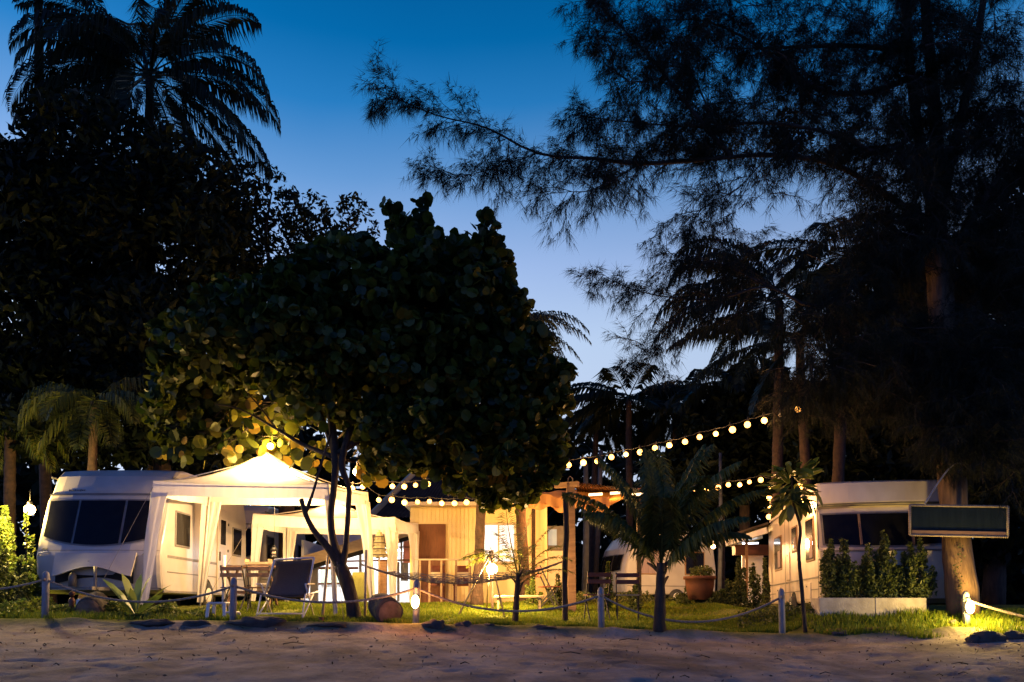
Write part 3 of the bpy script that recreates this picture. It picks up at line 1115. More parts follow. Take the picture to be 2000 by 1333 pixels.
hang_lamp('small lantern hanging from the porch wire beside the small round-fronted caravan', P(1393, 1068, 21.5), 0.06, 560, cord=0.15, light_off=(-0.3, -0.4, 0), color=(1.0, 0.55, 0.2))  # the lantern's strong light is added to brighten the small caravan

# ------------------------------------------------------------------ yellow house
HY = 20.0
hx0, hx1 = P(800, 1100, HY).x, P(1069, 1100, HY).x
hz0, hz1 = 0.32, P(900, 991, HY).z
house = thing('beach_house', 'small yellow board house with brown door and lit white windows', 'house', ((hx0 + hx1) / 2, HY + 1.5, hz0))
b = MB()
b.box(((hx0 + hx1) / 2, HY + 1.55, (hz0 + hz1) / 2), (hx1 - hx0, 3.0, hz1 - hz0))
b.build('wall', m_yellow, house)
dz1 = P(843, 1024, HY).z
dx0, dx1 = P(817, 1100, HY).x, P(870, 1100, HY).x
wx0, wx1 = P(937, 1100, HY).x, P(1004, 1100, HY).x
wz0, wz1 = P(970, 1097, HY).z, P(970, 1026, HY).z
b = MB()
x = hx0 + 0.01
while x < hx1 - 0.05:
    w = 0.105
    xe = min(x + w, hx1)
    segs = [(hz0, hz1)]
    xm = (x + xe) / 2
    if dx0 - 0.03 < xm < dx1 + 0.03:
        segs = [(dz1 + 0.03, hz1)]
    if wx0 - 0.03 < xm < wx1 + 0.03:
        segs = [(hz0, wz0 - 0.03), (wz1 + 0.03, hz1)]
    for (a, c) in segs:
        b.box((xm, HY + 0.043 - 0.002 * rnd.random(), (a + c) / 2), (xe - x - 0.008, 0.014, c - a))
    x += w
o = b.build('cladding_boards', m_yellow, house)
tag(o, kind='stuff')
b = MB()
b.box((hx0 + (hx1 - hx0) * 0.42, HY + 1.2, hz1 + 0.045), ((hx1 - hx0) * 0.84 + 0.22, 3.1, 0.09))
b.build('roof_slab', m_cream, house)
b = MB()
b.box(((dx0 + dx1) / 2, HY + 0.01, (hz0 + dz1) / 2), (dx1 - dx0, 0.05, dz1 - hz0))
dr = b.build('door', m_door, house)
b = MB()
b.ball((dx1 - 0.06, HY - 0.04, hz0 + 1.02), 0.03, 8, 6)
b.build('handle', m_trimgrey, dr)
fr = MB()
for (a, c, d_, e) in ((wx0 - 0.05, wz0 - 0.05, wx1 + 0.05, wz0), (wx0 - 0.05, wz1, wx1 + 0.05, wz1 + 0.05)):
    fr.box(((a + d_) / 2, HY + 0.0, (c + e) / 2), (d_ - a, 0.07, e - c))
xm1, xm2 = P(972, 1100, HY).x, P(975.5, 1100, HY).x
for (a, d_) in ((wx0 - 0.05, wx0), (xm1, xm2), (wx1, wx1 + 0.05)):
    fr.box(((a + d_) / 2, HY + 0.0, (wz0 + wz1) / 2), (d_ - a, 0.066, wz1 - wz0))
wf = fr.build('window_frame', m_cream, house)
for (a, d_) in ((wx0, xm1), (xm2, wx1)):
    b = MB()
    b.box(((a + d_) / 2, HY + 0.025, (wz0 + wz1) / 2), (d_ - a, 0.012, wz1 - wz0))
    b.build('pane', m_winlit, wf)
b = MB()
for i in range(1, 8):
    z_ = wz0 + (wz1 - wz0) * i / 8
    b.box(((wx0 + wx1) / 2, HY + 0.012, z_), (wx1 - wx0 - 0.01, 0.006, 0.008))
for i in range(1, 9):
    if i in (4, 5):
        continue
    b.box((wx0 + (wx1 - wx0) * i / 9, HY + 0.005, (wz0 + wz1) / 2), (0.008, 0.006, wz1 - wz0 - 0.01))
b.build('window_grille', m_whitemetal, wf)
# right-hand annexe
ann = thing('house_annexe', 'low white annexe with a small bluish window right of the yellow house', 'annexe', (1.15, 20.6, 0.3))
ax0, ax1 = P(1070, 1100, 20.1).x, P(1112, 1100, 20.1).x
az = P(1090, 1076, 20.1).z
b = MB()
b.box(((ax0 + ax1) / 2, 20.9, (0.3 + az) / 2), (ax1 - ax0, 1.5, az - 0.3))
b.build('lower_wall', m_cream, ann)
b = MB()
b.box(((ax0 + ax1) / 2, 21.3, az + 0.35), (ax1 - ax0, 1.0, 0.7))
b.build('upper_wall', m_trimgrey, ann)
b = MB()
b.box((P(1079, 1050, 20.78).x, 20.775, P(1079, 1050, 20.78).z), (0.22, 0.04, 0.42))
b.build('window', m_winlit if False else M('pale_blue_pane', (0.3, 0.38, 0.42), (0.22, 0.3, 0.34), emit=(0.4, 0.55, 0.6), es=0.35), ann)

# railed veranda in front of the house
ver = thing('veranda_railing', 'white railing of the veranda before the brown door', 'railing', (P(870, 1100, 18.7).x, 18.7, 0.3))
za = P(870, 1095, 18.7).z
for px_ in (820, 839, 862, 891, 917):
    b = MB()
    q = P(px_, 1095, 18.7)
    b.box((q.x, 18.7, (za + 0.33) / 2), (0.045, 0.045, za - 0.33))
    b.build('post', m_woodpale, ver)
b = MB()
b.box(((P(817, 0, 18.7).x + P(928, 0, 18.7).x) / 2, 18.7, za + 0.02), (P(928, 0, 18.7).x - P(817, 0, 18.7).x, 0.07, 0.035))
b.build('top_rail', m_cream, ver)
for (p0, p1) in ((841, 860), (893, 915)):
    b = MB()
    q0, q1 = P(p0, 1118, 18.7), P(p1, 1129, 18.7)
    b.box(((q0.x + q1.x) / 2, 18.7, (q0.z + q1.z) / 2), (q1.x - q0.x, 0.03, q0.z - q1.z))
    b.build('panel_board', m_cream, ver)
deck = MB()
deck.box((-1.0, 19.3, 0.30), (3.4, 1.35, 0.10))
tag(deck.build('veranda_deck', m_wood, loc=(-1.0, 19.3, 0.3)), 'low timber veranda deck running along the front of the yellow house', 'deck')
for k, px_ in enumerate((850, 903)):
    q = P(px_, 1120, 19.2)
    c_ = thing('dining_chair', ('dark chair on the veranda just before the brown door', 'dark chair on the veranda below the lit windows')[k], 'chair', (q.x, 19.2, 0.35), group='dark chairs on the veranda')
    b = MB()
    b.box((q.x, 19.2, 0.80), (0.42, 0.42, 0.05))
    b.build('seat', m_woodred, c_)
    b = MB()
    b.grid(lambda u, v: (q.x - 0.2 + 0.4 * u, 19.42 + 0.04 * v, 0.83 + 0.45 * v), 3, 3, thick=0.03)
    b.build('backrest', m_woodred, c_)
    for sx_ in (-1, 1):
        for sy_ in (-1, 1):
            b = MB()
            b.bar((q.x + sx_ * 0.18, 19.2 + sy_ * 0.18, 0.35), (q.x + sx_ * 0.18, 19.2 + sy_ * 0.18, 0.78), 0.035)
            b.build('leg', m_woodred, c_)

# big roofed house behind
big = thing('back_house', 'larger dark-roofed house rising behind the yellow one with a pale barge board', 'house', (-1.0, 27.0, 0.3))
e0, e1 = P(728, 1012, 24.0), P(1060, 1000, 24.5)
r0, r1 = P(842, 900, 29.0), P(1030, 905, 29.0)
e1.z = e0.z
r1.z = r0.z
b = MB()
nr = 46
for i in range(nr):
    u0, u1 = i / nr, (i + 1) / nr
    for (ua, ub, ha, hb) in ((u0, (u0 + u1) / 2, 0, 0.05), ((u0 + u1) / 2, u1, 0.05, 0)):
        b.add([e0.lerp(e1, ua) + Vector((0, 0, ha)), e0.lerp(e1, ub) + Vector((0, 0, hb)), r0.lerp(r1, ub) + Vector((0, 0, hb)), r0.lerp(r1, ua) + Vector((0, 0, ha))], [(0, 1, 2, 3)])
b.build('roof', m_roof, big)
b = MB()
b.bar(e0 + Vector((-0.05, -0.05, 0.02)), r0 + Vector((-0.05, -0.05, 0.05)), 0.06, 0.30)
b.build('barge_board', m_cream, big)
b = MB()
b.box(((e0.x + 3.2), 26.8, 1.6), (4.0, 4.0, 2.7))
b.build('wall', m_trimgrey, big)
b = MB()
b.add([r0, r1, Vector((r1.x, 33, e0.z)), Vector((r0.x, 33, e0.z))], [(0, 1, 2, 3)])
b.build('rear_roof', m_roof, big)

# open kitchen behind the smaller gazebo
kit = thing('open_kitchen', 'open-fronted kitchen lit glaring white under a sloping roof beam', 'kitchen', (-4.4, 23.0, 0.3))
kx0, kx1 = P(597, 1100, 22.4).x, P(822, 1100, 22.4).x
b = MB()
b.box(((kx0 + kx1) / 2, 24.4, 1.4), (kx1 - kx0, 0.08, 2.3))
b.build('back_wall', m_white, kit)
b = MB()
b.box(((kx0 + kx1) / 2, 23.3, 0.32), (kx1 - kx0 + 0.1, 2.2, 0.08))
b.build('floor_slab', m_white, kit)
b = MB()
b.box((kx0 - 0.04, 23.3, 1.25), (0.07, 2.2, 1.8))
b.build('side_wall', m_white, kit)
for (pa, pb, w, mt, nm) in (((590, 1098, 22.2), (806, 1034, 22.2), 0.30, m_woodpale, 'roof_beam'), ((590, 1112, 22.25), (810, 1046, 22.25), 0.16, m_black, 'beam_shadow')):  # second bar is a black strip put in as shade below the beam
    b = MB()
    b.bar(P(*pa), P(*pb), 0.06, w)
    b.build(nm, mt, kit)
b = MB()
q = [P(590, 1096, 22.2), P(806, 1032, 22.2), P(806, 1040, 24.6), P(590, 1090, 24.6)]
b.add(q + [p + Vector((0, 0, 0.05)) for p in q], [(3, 2, 1, 0), (4, 5, 6, 7), (0, 1, 5, 4), (1, 2, 6, 5), (2, 3, 7, 6), (3, 0, 4, 7)])
b.build('roof', m_roof, kit)
for (xa, ya, xb, yb, w) in ((597, 1098, 815, 1094, 0.05), (620, 1110, 700, 1110, 0.07), (620, 1141, 668, 1140, 0.05), (690, 1083, 706, 1083, 0.06), (770, 1069, 800, 1069, 0.03)):
    b = MB()
    b.bar(P(xa, ya, 22.5), P(xb, yb, 22.5), 0.05, w)
    b.build('cross_bar', m_woodred, kit)
for (xa, w, y0_, y1_) in ((614, 0.22, 1092, 1175), (704, 0.07, 1060, 1130), (784, 0.05, 1050, 1100), (727, 0.10, 1110, 1175), (778, 0.06, 1098, 1175)):
    b = MB()
    b.bar(P(xa, y1_, 22.45), P(xa, y0_, 22.45), w, 0.08)
    b.build('post', m_trimgrey, kit)
b = MB()
q0, q1 = P(788, 1048, 22.6), P(803, 1100, 22.6)
b.box(((q0.x + q1.x) / 2, 22.6, (q0.z + q1.z) / 2), (q1.x - q0.x, 0.06, q0.z - q1.z))
b.build('pink_panel', m_pink, kit)
b = MB()
q0, q1 = P(783, 1099, 22.6), P(797, 1135, 22.6)
b.box(((q0.x + q1.x) / 2, 22.62, (q0.z + q1.z) / 2), (q1.x - q0.x, 0.06, q0.z - q1.z))
b.build('grey_door', m_trimgrey, kit)
for (xa, ya) in ((640, 1080), (740, 1075)):
    b = MB()
    q = P(xa, ya, 23.3)
    b.tube([q, q + Vector((0.9, 0, 0))], 0.03, 8)
    b.build('tube_lamp', m_tube, kit)
    lamp('lamp_light', q + Vector((0.45, -0.1, -0.15)), 95, (0.92, 0.95, 1.0), 0.12, parent=kit)
b = MB()
q = P(650, 1125, 24.25)
b.box((q.x, q.y, q.z), (0.7, 0.05, 0.5))
b.build('wall_poster', M('pale_green_sheet', (0.55, 0.7, 0.55)), kit)

o = MB()
q0, q1 = P(688, 1118, 19.6), P(727, 1174, 19.6)
o.grid(lambda u, v: (q0.x + (q1.x - q0.x) * u, 19.6 + 0.02 * math.sin(u * 9), q0.z + (q1.z - q0.z) * v), 10, 4, thick=0.02)
tag(o.build('hanging_mat', m_green, loc=(q0.x, 19.6, 0.3)), 'olive green mat hung as a screen right of the leaning trunk', 'mat')
o = thing('wooden_crate', 'tall brown wooden box standing before the glaring kitchen', 'box', (P(750, 1120, 20.3).x, 20.3, 0.32))
q = P(749, 1120, 20.3)
for k in range(4):
    b = MB()
    b.box((q.x - 0.06 + 0.042 * k, 20.3, 0.32 + (P(749, 1097, 20.3).z - 0.32) / 2), (0.04, 0.12, P(749, 1097, 20.3).z - 0.32))
    b.build('board', m_wood, o)

# closed striped parasol
pr = thing('closed_parasol', 'closed striped parasol with scalloped tiers between the gazebo legs', 'parasol', (P(741, 1060, 17.0).x, 17.0, 0.3))
q = P(741, 1040, 17.0)
b = MB()
b.tube([(q.x, 17.0, 0.3), (q.x, 17.0, q.z + 0.05)], 0.02, 8)
b.build('pole', m_woodpale, pr)
for k in range(4):
    z1_ = q.z - 0.13 * k
    b = MB()
    ra, rb = 0.045 + 0.024 * k, 0.09 + 0.024 * k
    n_ = 16
    vs, fs = [], []
    for (r_, z_) in ((ra, z1_), (rb, z1_ - 0.10), (rb + 0.012, z1_ - 0.135)):
        for j in range(n_):
            a = 2 * math.pi * j / n_
            rr = r_ * (1 + 0.12 * (j % 2))
            vs.append((q.x + rr * math.cos(a), 17.0 + rr * math.sin(a), z_ - (0.02 * (j % 2) if r_ > ra else 0)))
    for i in range(2):
        for j in range(n_):
            fs.append((i * n_ + j, i * n_ + (j + 1) % n_, (i + 1) * n_ + (j + 1) % n_, (i + 1) * n_ + j))
    b.add(vs, fs)
    b.build('cloth_tier', m_stripe, pr)
    b = MB()
    b.lathe([(rb * 1.06, 0), (rb * 1.13, -0.03)], (q.x, 17.0, z1_ - 0.085), 16)
    b.build('dark_band', m_stripe_d, pr)


# ------------------------------------------------------------------ palms
def frond_data(L, elev, droop, npair, ll, seed, wid=0.035, hang=0.9, sway=0.0, curl=1.6):
    """arrays for one frond growing from the origin towards +x; leaflets hang by `hang`"""
    rr = random.Random(seed)
    n = 16
    pts = []
    p = Vector((0, 0, 0))
    for i in range(n + 1):
        t = i / n
        a = elev - droop * t ** curl
        pts.append(p.copy())
        p = p + Vector((math.cos(a) * math.cos(sway * t), math.cos(a) * math.sin(sway * t), math.sin(a))) * (L / n)
    V, T = [], []
    for i in range(n):          # rachis, triangular section
        w0 = 0.022 * (1 - i / n) * L / 3 + 0.004
        w1 = 0.022 * (1 - (i + 1) / n) * L / 3 + 0.004
        o = len(V)
        for q, w in ((pts[i], w0), (pts[i + 1], w1)):
            V += [q + Vector((0, -w, 0)), q + Vector((0, w, 0)), q + Vector((0, 0, w * 1.2))]
        for a, b in ((0, 1), (1, 2), (2, 0)):
            T += [(o + a, o + b, o + b + 3), (o + a, o + b + 3, o + a + 3)]
    for k in range(npair):
        t = 0.14 + 0.86 * (k + rr.random() * 0.6) / npair
        f = t * n
        i = min(int(f), n - 1)
        base = pts[i].lerp(pts[i + 1], f - i)
        d = (pts[i + 1] - pts[i]).normalized()
        up = Vector((-d.z, 0, d.x)) if abs(d.y) < 0.5 else Vector((0, 0, 1))
        env = math.sin(math.pi * min(1, (t * 0.86 + 0.13))) ** 0.55
        for s in (-1, 1):
            if rr.random() < 0.06:
                continue
            ln = ll * env * rr.uniform(0.70, 1.12)
            out = Vector((0, s, 0))
            h = hang * rr.uniform(0.75, 1.25)
            a = (d * 0.75 + out * 0.95 + up * 0.15).normalized()
            b = (a * (1 - 0.5 * h) + Vector((0, 0, -1)) * h).normalized()
            m1 = base + a * ln * 0.45
            tip = m1 + b * ln * 0.55
            w = (d + Vector((0, 0, rr.uniform(-0.6, 0.6)))).normalized() * wid * 0.5
            o = len(V)
            V += [base, m1 - w, m1 + w, tip]
            T += [(o, o + 1, o + 2), (o + 1, o + 3, o + 2)]
    return np.array([tuple(v) for v in V]), np.array(T)


def palm(label, base, crown, L, specs, mat=m_frond, r0=0.16, r1=0.11, npair=46, ll=0.55, seed=0, trunk=True, group=None, hang=0.8, wid=0.036, share=0, cat='palm tree'):
    """specs: list of (azimuth deg: 0 = picture right, 90 = away; elevation deg; droop deg; length factor)"""
    r = thing('palm_tree', label, cat, base, group=group)
    base, crown = Vector(base), Vector(crown)
    if trunk:
        n = 26
        pts = []
        mid = (base + crown) / 2 + Vector(((crown.x - base.x) * 0.18, 0, -0.1))
        rad = []
        for i in range(n):
            t = i / (n - 1)
            q = base * (1 - t) ** 2 + mid * 2 * t * (1 - t) + crown * t * t
            pts.append(q)
            rad.append((r0 + (r1 - r0) * t) * (1.06 if i % 2 else 0.97) * (1 + 0.5 * max(0, 0.06 - t) / 0.06))
        b = MB()
        b.tube(pts, rad, 10, wob=0.1, seed=seed)
        b.build('trunk', m_palmbark, r)
    cache = []
    rr = random.Random(seed)
    for k, (az, el_, dr, lf) in enumerate(specs):
        if share and len(cache) >= share:
            me = cache[k % share]
        else:
            V, T = frond_data(L * lf, math.radians(el_), math.radians(dr), npair, ll, seed * 100 + k, wid=wid, hang=hang, sway=rr.uniform(-0.35, 0.35))
            me = np_mesh('frond', V, T, mat)
            cache.append(me)
        o = bpy.data.objects.new('frond', me)
        COL.objects.link(o)
        o.parent = r
        o.location = crown - base + Vector((0, 0, rr.uniform(-0.08, 0.12)))
        o.rotation_euler = (rr.uniform(-0.15, 0.15), 0, math.radians(az))
    return r


def ring(n, e0, e1, d0, d1, seed, l0=0.85, l1=1.1):
    rr = random.Random(seed)
    out = []
    for i in range(n):
        t = (i + 0.5) / n
        out.append(((i * 137.5 + rr.uniform(-14, 14)) % 360, e0 + (e1 - e0) * t + rr.uniform(-6, 6), d0 + (d1 - d0) * t + rr.uniform(-8, 8), rr.uniform(l0, l1)))
    return out


def gp(px, Y):
    q = P(px, 1180, Y)
    return Vector((q.x, Y, g(q.x, Y) - 0.03))


palm('tall coconut palm with its crown in the upper left of the sky', gp(300, 22.0), P(292, 150, 21.6), 4.1,
     [(8, 34, 140, 1.05), (-6, 52, 95, 0.95), (15, 18, 95, 1.0), (172, 40, 145, 1.1), (185, 20, 115, 1.1), (160, 62, 95, 1.0), (120, 75, 80, 1.0), (60, 70, 75, 0.95),
      (-30, 75, 80, 1), (200, 55, 90, 1.0), (-60, 20, 95, 1), (-100, 10, 90, 1), (-130, 5, 85, 1.0), (150, -10, 60, 1.0), (30, -10, 60, 1.0), (-20, -20, 55, 1.0), (215, -20, 55, 1.05),
      (-80, -30, 45, 1.0), (-115, -35, 40, 1.0), (190, -45, 35, 0.95), (5, -50, 30, 0.9), (90, -20, 60, 1), (100, 40, 70, 1), (20, -35, 40, 0.95), (170, -25, 50, 1), (0, 5, 70, 0.9), (180, 20, 95, 0.95),
      (205, 35, 110, 0.95), (-15, 65, 70, 0.9), (145, 65, 60, 0.95), (-45, -50, 30, 0.85), (-150, -50, 30, 0.9)], npair=120, ll=1.25, seed=1, r0=0.2, wid=0.055, hang=1.2)
palm('coconut palm at the top left corner with only its hanging fronds in view', gp(95, 22.5), P(75, -110, 22.0), 4.0,
     [(-70, 0, 75, 1.0), (-95, -25, 50, 0.9), (-40, -12, 62, 0.9), (-140, -10, 60, 1), (180, 20, 90, 1), (0, 30, 70, 0.9), (90, 30, 80, 1), (200, -30, 50, 0.95), (-60, -55, 25, 0.85)],
     npair=105, ll=1.15, seed=2, wid=0.055, hang=1.1)
palm('palm at the left edge behind the dark mango tree', gp(-70, 22.0), P(-40, 290, 22.0), 2.7, ring(14, -30, 60, 40, 100, 5) + [(0, 30, 100, 0.8), (-20, 55, 110, 0.8)], npair=50, ll=0.8, seed=3, share=6, wid=0.07)
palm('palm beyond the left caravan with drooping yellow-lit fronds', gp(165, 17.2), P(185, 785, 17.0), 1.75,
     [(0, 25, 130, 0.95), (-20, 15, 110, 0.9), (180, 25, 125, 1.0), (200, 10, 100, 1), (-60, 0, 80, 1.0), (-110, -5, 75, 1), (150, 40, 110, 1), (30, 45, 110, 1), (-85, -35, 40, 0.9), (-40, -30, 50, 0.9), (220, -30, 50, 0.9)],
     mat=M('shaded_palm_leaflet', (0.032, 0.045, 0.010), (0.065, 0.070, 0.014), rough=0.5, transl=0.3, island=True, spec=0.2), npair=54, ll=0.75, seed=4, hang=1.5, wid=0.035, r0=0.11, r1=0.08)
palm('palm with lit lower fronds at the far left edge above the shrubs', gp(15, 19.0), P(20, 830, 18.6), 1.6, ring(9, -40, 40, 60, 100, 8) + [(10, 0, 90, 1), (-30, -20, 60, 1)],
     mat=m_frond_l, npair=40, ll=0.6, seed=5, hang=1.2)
palm('leaning coconut palm left of the red-lit trunk with arching fronds against the sky', gp(1513, 21.3), P(1522, 590, 21.0), 3.9,
     [(176, 48, 125, 0.95), (188, 62, 100, 0.9), (160, 32, 115, 0.9), (178, 22, 95, 1.0), (178, 5, 70, 1.0), (205, 0, 60, 0.95), (0, 40, 95, 0.9), (15, 15, 90, 0.9), (-20, 60, 90, 0.9), (90, 70, 60, 0.9), (130, 60, 70, 0.85),
      (-90, 10, 90, 1), (-120, -15, 60, 1), (-60, -15, 60, 1), (195, -35, 40, 0.8), (-10, -40, 40, 0.8), (50, 50, 80, 0.9), (100, 20, 90, 1)], npair=105, ll=1.05, seed=6, r0=0.17, wid=0.050, hang=1.1)
palm('tall palm with a red-lit ringed trunk rising behind the aged caravan', gp(1622, 20.6), P(1655, 500, 20.0), 3.0, ring(20, -35, 72, 40, 95, 11), npair=75, ll=0.9, seed=7, r0=0.17, r1=0.12, share=12, wid=0.055)
palm('palm whose long low frond reaches left over the upper string lights', gp(1597, 21.6), P(1562, 664, 20.5), 3.7,
     [(180, 12, 48, 0.95), (190, -8, 40, 0.9), (170, 28, 70, 0.85), (0, 30, 90, 0.8), (-40, 20, 80, 0.8), (40, 45, 90, 0.8), (140, 40, 80, 0.8), (215, -10, 60, 0.8), (90, 30, 80, 0.8), (-90, -30, 60, 0.8), (186, -45, 30, 0.7)],
     npair=105, ll=1.0, seed=8, wid=0.048, hang=1.1)
palm('far palm standing up against the pale sky in the middle distance', gp(1232, 31.0), P(1228, 778, 30.0), 3.0, ring(20, -15, 85, 30, 85, 13) + [(170, 75, 30, 0.85), (120, 80, 20, 0.85), (20, 70, 60, 0.9)],
     npair=60, ll=1.0, seed=9, share=9, wid=0.09, hang=0.8, group='palms in the far grove')
palm('lower far palm with an arching frond left of the far standing palm', gp(1150, 35.0), P(1165, 812, 34.0), 2.6, ring(16, -30, 60, 40, 110, 14) + [(178, 40, 110, 1.1), (5, 30, 100, 1)],
     npair=56, ll=1.0, seed=10, share=8, wid=0.09, hang=0.8, group='palms in the far grove')
palm('far palm in the grove right of the far standing palm', gp(1320, 33.0), P(1318, 800, 32.0), 2.6, ring(16, -30, 65, 40, 110, 15), npair=56, ll=1.0, seed=11, share=8, wid=0.10, hang=1.1, group='palms in the far grove')
palm('far palm in the grove just under the long low frond', gp(1408, 29.0), P(1410, 748, 28.0), 2.8, ring(17, -40, 65, 40, 110, 16), npair=60, ll=1.1, seed=12, share=8, wid=0.10, hang=1.1, group='palms in the far grove')
palm('dark palm trunk standing before the left part of the yellow house', gp(931, 16.4), P(950, 640, 16.0), 2.3, ring(15, -30, 60, 40, 90, 17), npair=40, ll=0.55, seed=13, share=7, r0=0.105, r1=0.085)
palm('palm with a pale brown trunk before the right end of the yellow house', gp(1029, 18.2), P(1000, 640, 17.6), 1.75, ring(14, -20, 60, 60, 110, 18), npair=40, ll=0.5,
     seed=14, share=7, r0=0.125, r1=0.10)


def young_palm(label, base, heart, L, specs, npair, ll, seed, rad, mat, wid=0.022, hang=0.35):
    r = thing('young_palm', label, 'young palm', base)
    base, heart = Vector(base), Vector(heart)
    b = MB()
    n = 10
    pts = [base.lerp(heart, i / (n - 1)) for i in range(n)]
    b.tube(pts, [rad * (1.15 - 0.45 * i / (n - 1)) * (1.05 if i % 2 else 0.95) for i in range(n)], 10, wob=0.15, seed=seed)
    b.build('trunk', m_bark, r)
    rr = random.Random(seed)
    for k in range(5):
        a_ = rr.uniform(0, 6.28)
        b = MB()
        s0_ = heart - Vector((0, 0, 0.08 + 0.07 * k))
        d_ = Vector((math.cos(a_), math.sin(a_), 0))
        b.tube([s0_, s0_ + d_ * rad * 1.4 + Vector((0, 0, 0.10)), s0_ + d_ * rad * (2.0 + rr.random()) + Vector((0, 0, 0.16))], [rad * 0.5, rad * 0.35, rad * 0.18], 5)
        b.build('leaf_stub', m_palmbark, r)
    for k, (az, e, dr, lf) in enumerate(specs):
        V, T = frond_data(L * lf, math.radians(e), math.radians(dr), npair, ll, seed * 77 + k, wid=wid, hang=hang, sway=rr.uniform(-0.3, 0.3))
        o = bpy.data.objects.new('frond', np_mesh('frond', V, T, mat))
        COL.objects.link(o)
        o.parent = r
        o.location = heart - base - Vector((0, 0, rr.uniform(0.02, 0.25) * min(1, L)))
        o.rotation_euler = (rr.uniform(-0.25, 0.25), 0, math.radians(az))
    return r


young_palm('big dark young palm with a stout trunk standing at the edge of the sand', gp(1287, 12.15) + Vector((0, 0, -0.05)), P(1291, 1100, 12.15), 2.1,
           [(20, 78, 40, 1.05), (165, 76, 42, 1.05), (-20, 68, 50, 0.95), (10, 76, 22, 1.0), (35, 62, 45, 1.05), (-8, 56, 48, 0.95), (170, 72, 26, 1.0), (185, 60, 45, 0.98), (140, 52, 55, 0.98), (90, 72, 40, 0.95), (-70, 66, 60, 0.85),
            (172, 56, 60, 0.7), (2, 44, 66, 0.72), (-35, 52, 60, 0.8), (60, 80, 20, 1.05), (120, 84, 18, 0.98), (-110, 58, 60, 0.75)],
           84, 0.52, 31, 0.088, M('shore_palm_leaflet', (0.035, 0.052, 0.010), (0.075, 0.085, 0.016), rough=0.5, transl=0.3, island=True, spec=0.3), wid=0.042, hang=0.85)
young_palm('slender young palm backlit by the garden lamp before the yellow house', gp(1006, 13.4), P(1012, 1120, 13.4), 1.35,
           [(0, 74, 45, 0.95), (20, 60, 70, 0.9), (-15, 50, 80, 0.85), (172, 66, 65, 0.75), (185, 50, 85, 0.8), (80, 84, 20, 1.0), (10, 82, 22, 1.0), (-60, 60, 80, 0.75), (5, 34, 60, 0.75), (150, 76, 50, 0.8)],
           34, 0.30, 32, 0.05, m_frond_l, wid=0.016, hang=0.45)
young_palm('small young palm with a leaf drooping left over the glaring tripod lamp', gp(962, 15.4), P(962, 1075, 15.4), 0.8,
           [(180, 20, 60, 0.85), (170, 5, 60, 0.7), (10, 25, 80, 0.8), (-10, 5, 60, 0.75), (200, 30, 90, 0.6), (40, 40, 80, 0.6)], 22, 0.24, 33, 0.025, m_frond_l, wid=0.018, hang=0.6)


# ------------------------------------------------------------------ broadleaf trees
def leaf_tree(name, label, cat, base, lobes, n, size, mat, trunk_pts, trunk_r, clump=None, leaf=LEAF4, flat=0.0, group=None, tmat=m_bark, branches=None, shell=0.55):
    r = thing(name, label, cat, base, group=group)
    if trunk_pts:
        b = MB()
        pp = smooth_path(trunk_pts)
        b.tube(pp, lerp_list(trunk_r, len(pp)), 10, wob=0.25, seed=n)
        b.build('trunk', tmat, r)
    for (bp_, br_) in branches or []:
        b = MB()
        pp = smooth_path(bp_)
        b.tube(pp, lerp_list(br_, len(pp)), 8, wob=0.25, seed=len(bp_))
        b.build('branch', tmat, r)
    pts = cloud(lobes, n, shell)
    if clump:
        pts = clumpify(pts, clump[0], clump[1])
    V, T = scatter(leaf[0], leaf[1], pts, rand_rot(n), size * rng.uniform(0.65, 1.2, n))
    o = np_obj('crown', V, T, mat, r)
    tag(o, kind='stuff')
    return r, o


# sea grape tree in the middle
base_sg = gp(694, 13.4)
sg_lobes = pxlobes([(790, 630, 185, 140), (600, 655, 175, 140), (895, 750, 175, 155), (720, 750, 210, 110), (440, 680, 115, 80), (960, 900, 105, 75, 7000), (860, 545, 105, 65, 7500),
                    (1020, 800, 75, 110, 7000), (690, 560, 140, 65, 8000), (460, 640, 85, 55), (940, 600, 80, 90), (375, 815, 95, 80, 6500, 1.3, 0.7), (470, 840, 120, 50, 2500, 1.5, 0.6), (400, 760, 110, 60, 4500, 1.2, 0.8), (782, 466, 28, 24, 800), (838, 462, 28, 24, 800), (950, 484, 28, 30, 800), (980, 530, 20, 26, 500), (1085, 740, 28, 30, 600), (345, 665, 40, 40, 900), (820, 860, 130, 60, 6500), (580, 680, 140, 70)], 13.7, 1.5)
hull = [(355, 660), (410, 610), (460, 575), (530, 540), (600, 505), (660, 492), (730, 480), (790, 462), (850, 466), (900, 476), (945, 480), (975, 520), (975, 570), (1000, 620), (1040, 670), (1065, 715),
        (1090, 745), (1085, 800), (1085, 860), (1075, 910), (1050, 945), (1000, 960), (950, 965), (905, 945), (850, 915), (800, 900), (750, 890), (330, 700), (320, 760), (300, 800)]
for (hx, hy) in hull:
    for _ in range(2):
        rr_ = rnd.uniform(16, 34)
        sg_lobes += pxlobes([(hx + rnd.gauss(0, 12), hy + rnd.gauss(0, 12), rr_, rr_ * rnd.uniform(0.7, 1.1), rr_ * 22)], 13.7 + rnd.uniform(-0.5, 0.5), 0.45)
